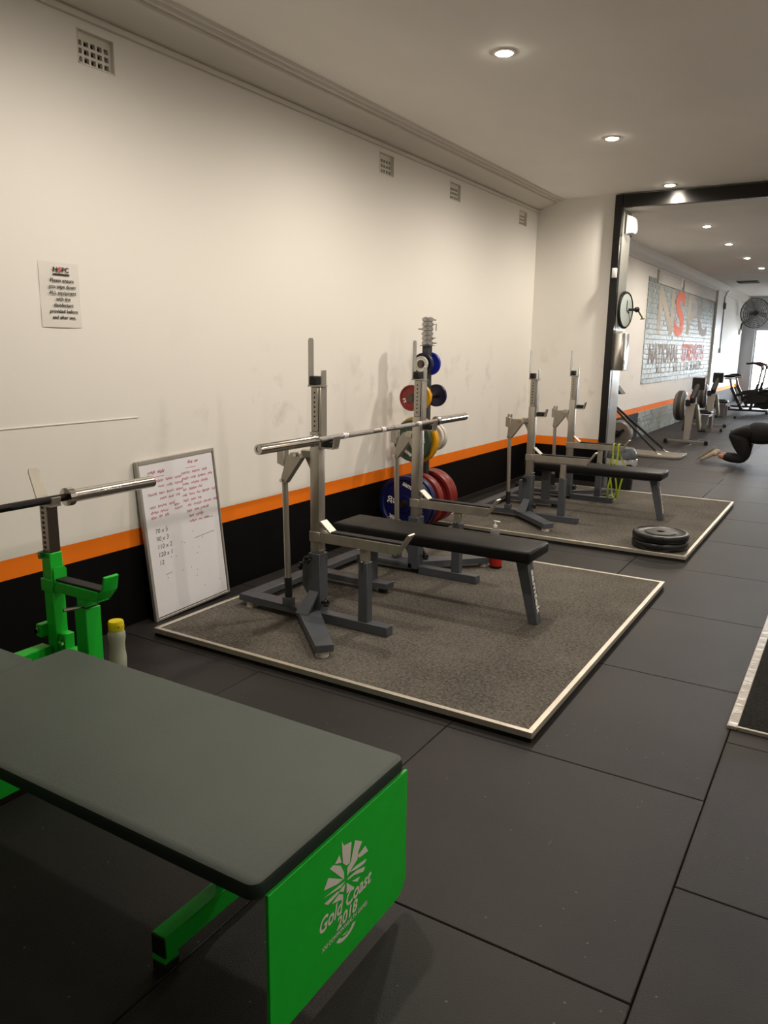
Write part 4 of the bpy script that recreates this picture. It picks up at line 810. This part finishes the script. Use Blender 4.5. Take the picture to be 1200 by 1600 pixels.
def rower(X, Y, label):
    t = thing('rowing_machine', label, 'rowing machine', (X, Y, 0.0), 'rowing machines along the mural wall')
    def Q(x, y, z): return (X+x, Y+y, z)
    MB().bar(Q(-0.31, 0, 0.04), Q(0.31, 0, 0.04), 0.05, 0.035).build('front_foot', LGREY, t)
    for s in (-1, 1): MB().box(Q(s*0.32-0.03, -0.035, 0.0005), Q(s*0.32+0.03, 0.035, 0.07), 0.01, 1).build('end_cap', BLACKP, t)
    MB().prism([Q(-0.045, 0, 0.06), Q(0.045, 0, 0.06), Q(0.075, 0.12, 0.68), Q(-0.075, 0.12, 0.68)], (0, 0.05, 0), 0.004).build('front_leg', LGREY, t)
    MB().box(Q(-0.08, 0.07, 0.62), Q(0.0, 0.18, 0.72), 0.01, 1).build('leg_cap', BLACKP, t)
    fw = MB().lathe(Q(-0.28, 0.36, 0.60), (1, 0, 0), [(0.05, 0), (0.20, 0.0), (0.245, 0.03), (0.25, 0.05), (0.25, 0.12), (0.245, 0.14), (0.20, 0.17), (0.05, 0.17)], 36).build('flywheel_cage', mat('cage_light', rgb(104, 100, 92), 0.45), t)
    MB().lathe(Q(-0.23, 0.36, 0.60), (1, 0, 0), [(0.246, 0), (0.252, 0.005), (0.252, 0.065), (0.246, 0.07)], 36).build('vent_slot', DGREY, fw)
    MB().lathe(Q(-0.285, 0.36, 0.60), (1, 0, 0), [(0, 0), (0.19, 0), (0.19, 0.18), (0, 0.18)], 30).build('fan_disc', DGREY, fw)
    MB().bar(Q(-0.02, 0.14, 0.62), Q(0.02, 0.42, 0.40), 0.10, 0.05).bar(Q(0.0, 0.4, 0.38), Q(0, 2.42, 0.34), 0.05, 0.09).build('rail', LGREY, t)
    MB().prism([Q(0.06, 0.12, 0.66), Q(0.06, 0.30, 0.62), Q(0.06, 0.80, 0.18), Q(0.06, 0.62, 0.16)], (0.05, 0, 0), 0.004).build('side_panel', mat('panel_white', rgb(205, 203, 186), 0.4), t)
    MB().tube([Q(0.02, 0.20, 0.62), Q(0.03, 0.10, 0.75), Q(0.06, 0.20, 0.90), Q(0.08, 0.26, 0.98)], 0.05, 10).build('monitor_arm', DGREY, t)
    MB().box(Q(-0.02, 0.20, 0.88), Q(0.18, 0.26, 1.08), 0.012, 1).build('monitor', BLACKP, t)
    for s in (-1, 1): MB().bar(Q(s*0.13, 0.62, 0.16), Q(s*0.13, 0.86, 0.42), 0.12, 0.03).build('footrest', BLACKP, t)
    MB().bar(Q(-0.22, 0.52, 0.52), Q(0.22, 0.52, 0.52), 0.03, 0.03).build('handle', BLACKP, t)
    MB().box(Q(-0.15, 1.35, 0.40), Q(0.15, 1.60, 0.455), 0.02, 2).build('seat', BLACKP, t)
    MB().bar(Q(0, 2.34, 0.32), Q(0, 2.40, 0.05), 0.06, 0.05).bar(Q(-0.2, 2.40, 0.04), Q(0.2, 2.40, 0.04), 0.04, 0.03).build('rear_leg', LGREY, t)
    for s in (-1, 1): MB().box(Q(s*0.2-0.025, 2.37, 0.0005), Q(s*0.2+0.025, 2.43, 0.065), 0.008, 1).build('end_cap', BLACKP, t)
    return t
rower(0.915, 13.56, 'grey rowing machine nearest the viewer in the far room')
rower(0.72, 16.9, 'grey rowing machine standing behind another, farther along the mural wall')

def bike(X, Y, label, sc=1.0):
    t = thing('exercise_bike', label, 'exercise bike', (X, Y, 0.0), 'exercise bikes by the bright shop front')
    def Q(x, y, z): return (X+x, Y+y, z)
    for x in (-0.5, 0.5): MB().bar(Q(x, -0.26, 0.04), Q(x, 0.26, 0.04), 0.06, 0.05).build('foot_bar', BLACKP, t)
    MB().bar(Q(-0.5, 0, 0.07), Q(0.5, 0, 0.07), 0.06, 0.05).bar(Q(-0.1, 0, 0.08), Q(-0.38, 0, 0.62), 0.06, 0.07).bar(Q(0.1, 0, 0.08), Q(0.22, 0, 0.72), 0.06, 0.07).bar(Q(-0.3, 0, 0.42), Q(0.25, 0, 0.55), 0.05, 0.07).build('frame', BLACKP, t)
    MB().bar(Q(-0.36, 0, 0.58), Q(-0.43, 0, 0.84), 0.04, 0.05).bar(Q(-0.55, 0, 0.83), Q(-0.28, 0, 0.83), 0.05, 0.03).build('seat_post', LGREY, t)
    MB().sphere(Q(-0.45, 0, 0.89), 0.1, (1.5, 1.0, 0.42)).build('saddle', BLACKP, t)
    MB().bar(Q(0.23, 0, 0.72), Q(0.27, 0, 1.10), 0.04, 0.05).build('handle_post', LGREY, t)
    MB().tube([Q(-0.08, -0.1, 1.21), Q(0.10, -0.18, 1.22), Q(0.26, -0.2, 1.16), Q(0.30, -0.1, 1.08), Q(0.30, 0.1, 1.08), Q(0.26, 0.2, 1.16), Q(0.10, 0.18, 1.22), Q(-0.08, 0.1, 1.21)], 0.022, 8).build('handlebar', mat('bike_bar', rgb(70, 34, 30), 0.5), t)
    MB().lathe(Q(0.42, -0.045, 0.36), (0, 1, 0), [(0, 0.02), (0.18, 0.02), (0.2, 0), (0.25, 0), (0.25, 0.09), (0.2, 0.09), (0.18, 0.07), (0, 0.07)], 32).build('flywheel', mat('flywheel_dark', rgb(40, 38, 38), 0.35, 0.6), t)
    MB().prism([Q(-0.12, -0.07, 0.30), Q(0.0, -0.07, 0.22), Q(0.45, -0.07, 0.28), Q(0.50, -0.07, 0.40), Q(0.42, -0.07, 0.46), Q(0.0, -0.07, 0.46), Q(-0.12, -0.07, 0.40)], (0, -0.035, 0), 0.01).build('chain_guard', BLACKP, t)
    for s in (-1, 1):
        MB().bar(Q(0, s*0.11, 0.34), Q(s*0.13, s*0.12, 0.24), 0.02, 0.03).box(Q(s*0.13-0.05, s*0.17-0.045, 0.22), Q(s*0.13+0.05, s*0.17+0.045, 0.25)).build('pedal_crank', DARKSTEEL, t)
    return t
bike(0.90, 21.3, 'black exercise bike nearest the viewer in the far room')
bike(0.86, 22.7, 'black exercise bike behind the nearer one, by the bright shop front')
bike(2.0, 22.9, 'black exercise bike at the right edge, before the bright shop front')

# ================================================================== PERSON on hands and knees
def skin(name, verts, edges, radii, mm, parent, sub=2, root=0):
    me = bpy.data.meshes.new(name); org = ORG[parent.name] if parent else Vector()
    me.from_pydata([Vector(v)-org for v in verts], edges, [])
    ob = bpy.data.objects.new(name, me); COL.objects.link(ob)
    md = ob.modifiers.new('skin', 'SKIN'); md.use_smooth_shade = True
    for i, r_ in enumerate(radii):
        sv = me.skin_vertices[0].data[i]; sv.radius = r_ if isinstance(r_, tuple) else (r_, r_); sv.use_root = (i == root)
    if sub: sb = ob.modifiers.new('sub', 'SUBSURF'); sb.levels = sub; sb.render_levels = sub
    dg = bpy.context.evaluated_depsgraph_get(); nm = bpy.data.meshes.new_from_object(ob.evaluated_get(dg))
    bpy.data.objects.remove(ob)
    nm.materials.clear(); nm.materials.append(mm)
    for p in nm.polygons: p.use_smooth = True
    o2 = bpy.data.objects.new(name, nm); COL.objects.link(o2)
    if parent: o2.parent = parent
    ORG[o2.name] = org
    return o2
PX, PY = 2.08, 11.5
pt = thing('person', 'person in black top and leggings on hands and knees, wearing pale trainers', 'person', (PX, PY, 0.0))
SKINM = mat('skin', rgb(176, 118, 92), 0.5, var=0.05); CLOTH = mat('black_cloth', rgb(20, 18, 20), 0.85, var=0.15, scale=12, bump=0.1, bscale=60)
V = []; E_ = []; Rr = []
def add(p, r_, par=None):
    V.append(p); Rr.append(r_)
    if par is not None: E_.append((par, len(V)-1))
    return len(V)-1
yn, yf = PY-0.09, PY+0.10
pel = add((PX-0.09, PY, 0.43), 0.07)
w1 = add((PX+0.17, PY, 0.44), 0.085, pel); ch = add((PX+0.38, PY, 0.45), 0.12, w1); nk = add((PX+0.52, PY, 0.47), 0.07, ch)
hd0 = add((PX+0.60, PY, 0.46), 0.06, nk); hd1 = add((PX+0.69, PY, 0.42), 0.095, hd0); hd2 = add((PX+0.76, PY, 0.36), 0.07, hd1)
feet = []
for s, yy in ((-1, yn), (1, yf)):
    hp = add((PX-0.11, PY+s*0.085, 0.38), 0.055, pel); th = add((PX-0.055, yy, 0.24), 0.06, hp); kn = add((PX-0.012, yy, 0.078), 0.045, th)
    cf = add((PX-0.14, yy, 0.085), 0.042, kn); ak = add((PX-0.36, yy+s*0.01, 0.115), 0.036, cf); feet.append((PX-0.36, yy+s*0.01, 0.115))
hands = []
for s in (-1, 1):
    sh = add((PX+0.43, PY+s*0.15, 0.45), 0.06, ch); el = add((PX+0.37, PY+s*0.19, 0.25), 0.038, sh); wr = add((PX+0.33, PY+s*0.18, 0.06), 0.028, el)
    pm = add((PX+0.38, PY+s*0.18, 0.028), (0.036, 0.02), wr); hands.append((pm, s))
    for k in range(4):
        b = add((PX+0.42, PY+s*0.18+(k-1.5)*0.021, 0.022), 0.0095, pm); e = add((PX+0.455+0.008*(1.5-abs(k-1.5)), PY+s*0.18+(k-1.5)*0.026, 0.018), 0.0085, b); add((PX+0.485+0.012*(1.5-abs(k-1.5)), PY+s*0.18+(k-1.5)*0.028, 0.010), 0.0075, e)
    tb_ = add((PX+0.375, PY+s*0.145, 0.02), 0.011, pm); add((PX+0.40, PY+s*0.115, 0.012), 0.0085, tb_)
body = skin('body', V, E_, Rr, SKINM, pt, 2, 0)
fz = MB()   # face features
hc = Vector((PX+0.72, PY, 0.40))
fz.sphere((PX+0.735, PY, 0.298), 0.018, (0.8, 0.8, 1.2)).sphere((PX+0.71, PY-0.09, 0.41), 0.022, (1, 0.5, 1.3)).sphere((PX+0.71, PY+0.09, 0.41), 0.022, (1, 0.5, 1.3)); fz.build('face', SKINM, pt)
MB().sphere((PX+0.74, PY-0.033, 0.315), 0.011).sphere((PX+0.74, PY+0.033, 0.315), 0.011).build('eyes', WHITEP, pt)
MB().sphere((PX+0.70, PY, 0.45), 0.108, (1.05, 0.95, 0.85), M=Matrix.Rotation(R(25), 4, 'Y')).sphere((PX+0.60, PY, 0.53), 0.05, (1.2, 0.9, 0.8)).build('hair', mat('dark_hair', rgb(34, 24, 18), 0.6), pt)
# leggings
V = []; E_ = []; Rr = []
pel = add((PX-0.10, PY, 0.445), 0.155); add((PX+0.07, PY, 0.45), 0.155, pel)
for s, yy in ((-1, yn), (1, yf)):
    hp = add((PX-0.12, PY+s*0.09, 0.40), 0.135, pel); th = add((PX-0.06, yy, 0.24), 0.115, hp); kn = add((PX-0.012, yy, 0.076), 0.073, th)
    cf = add((PX-0.14, yy, 0.082), 0.065, kn); add((PX-0.30, yy+s*0.008, 0.108), 0.046, cf)
skin('leggings', V, E_, Rr, CLOTH, pt, 2, 0)
V = []; E_ = []; Rr = []
a = add((PX-0.06, PY, 0.455), 0.165); b = add((PX+0.17, PY, 0.435), 0.168, a); c = add((PX+0.37, PY, 0.43), 0.165, b); add((PX+0.49, PY, 0.46), 0.085, c)
for s in (-1, 1):
    sh = add((PX+0.43, PY+s*0.15, 0.45), 0.088, c); el = add((PX+0.37, PY+s*0.19, 0.25), 0.057, sh); add((PX+0.335, PY+s*0.182, 0.09), 0.042, el)
skin('top', V, E_, Rr, CLOTH, pt, 2, 0)
SHOE = mat('pale_shoe', rgb(196, 182, 160), 0.7, var=0.1, scale=30); SOLE = mat('shoe_sole', rgb(150, 136, 118), 0.7)
for (ax_, ay, az) in feet:
    toe = Vector((PX-0.60, ay, 0.035)); heel = Vector((ax_-0.055, ay, 0.20)); dv = (heel-toe); L = dv.length; dv.normalize(); nn = Vector((dv.z, 0, -dv.x))   # nn points to the instep
    V = []; E_ = []; Rr = []
    p = add(toe+nn*0.01+dv*0.02, (0.034, 0.024)); p = add(toe+dv*L*0.35+nn*0.022, (0.044, 0.034), p); p = add(toe+dv*L*0.68+nn*0.036, (0.038, 0.042), p); p = add(heel-dv*0.02+nn*0.040, (0.037, 0.040), p)
    add(Vector((ax_+0.005, ay, az+0.005)), 0.042, p)
    skin('shoe', V, E_, Rr, SHOE, pt, 2, 1)
    so = MB(); pr = []
    for f, wd in ((0.0, 0.018), (0.15, 0.036), (0.4, 0.04), (0.7, 0.031), (0.93, 0.032), (1.0, 0.016)):
        pr.append((f, wd))
    so.prism([toe+dv*L*f+Vector((0, wd, 0))-nn*0.004 for f, wd in pr]+[toe+dv*L*f-Vector((0, wd, 0))-nn*0.004 for f, wd in pr[::-1]], -nn*0.016, 0.003).build('shoe_sole', SOLE, pt)

# ================================================================== OUTSIDE the shop front
GROUND = mat('pavement', rgb(190, 186, 180), 0.9, var=0.06, scale=4)
tag(MB().box((-6, 26.5, -0.15), (14, 46, -0.03)).build('pavement', GROUND, None, smooth=False, loc=(4, 36, -0.1)), 'sunlit pale pavement outside the shop front', 'pavement')
t = thing('street_banner', 'red banner stand outside, seen through the shop front', 'banner', (-1.3, 33.0, -0.03))
MB().box((-1.5, 33, 0.06), (-1.1, 33.05, 2.4), 0.005, 1).build('cloth', mat('banner_red', rgb(196, 66, 70), 0.7), t); MB().box((-1.55, 32.9, -0.029), (-1.05, 33.15, 0.059)).build('stand', LGREY, t)
t = thing('street_shrub', 'green leafy shrub outside, seen through the shop front', 'shrub', (-2.4, 34.0, -0.03))
q = MB()
for _ in range(500):
    v = Vector((rnd.gauss(0, 1), rnd.gauss(0, 1), rnd.gauss(0, 1))).normalized()*rnd.uniform(0.35, 0.75); c = Vector((-2.4, 34, 1.7))+Vector((v.x*0.8, v.y*0.8, v.z)); n_ = Vector((rnd.gauss(0, 1), rnd.gauss(0, 1), rnd.gauss(0, 1))).normalized(); s_ = n_.orthogonal().normalized()*0.09; u_ = n_.cross(s_)*0.6
    q.poly([c-s_, c+u_, c+s_, c-u_])
f = q.build('foliage', mat('leaf_green', rgb(86, 142, 84), 0.6), t, smooth=False, recalc=False); f['kind'] = 'stuff'
MB().tube([(-2.4, 34, -0.029), (-2.4, 34, 1.4)], 0.05, 8).build('trunk', mat('bark', rgb(90, 70, 52), 0.9), t)
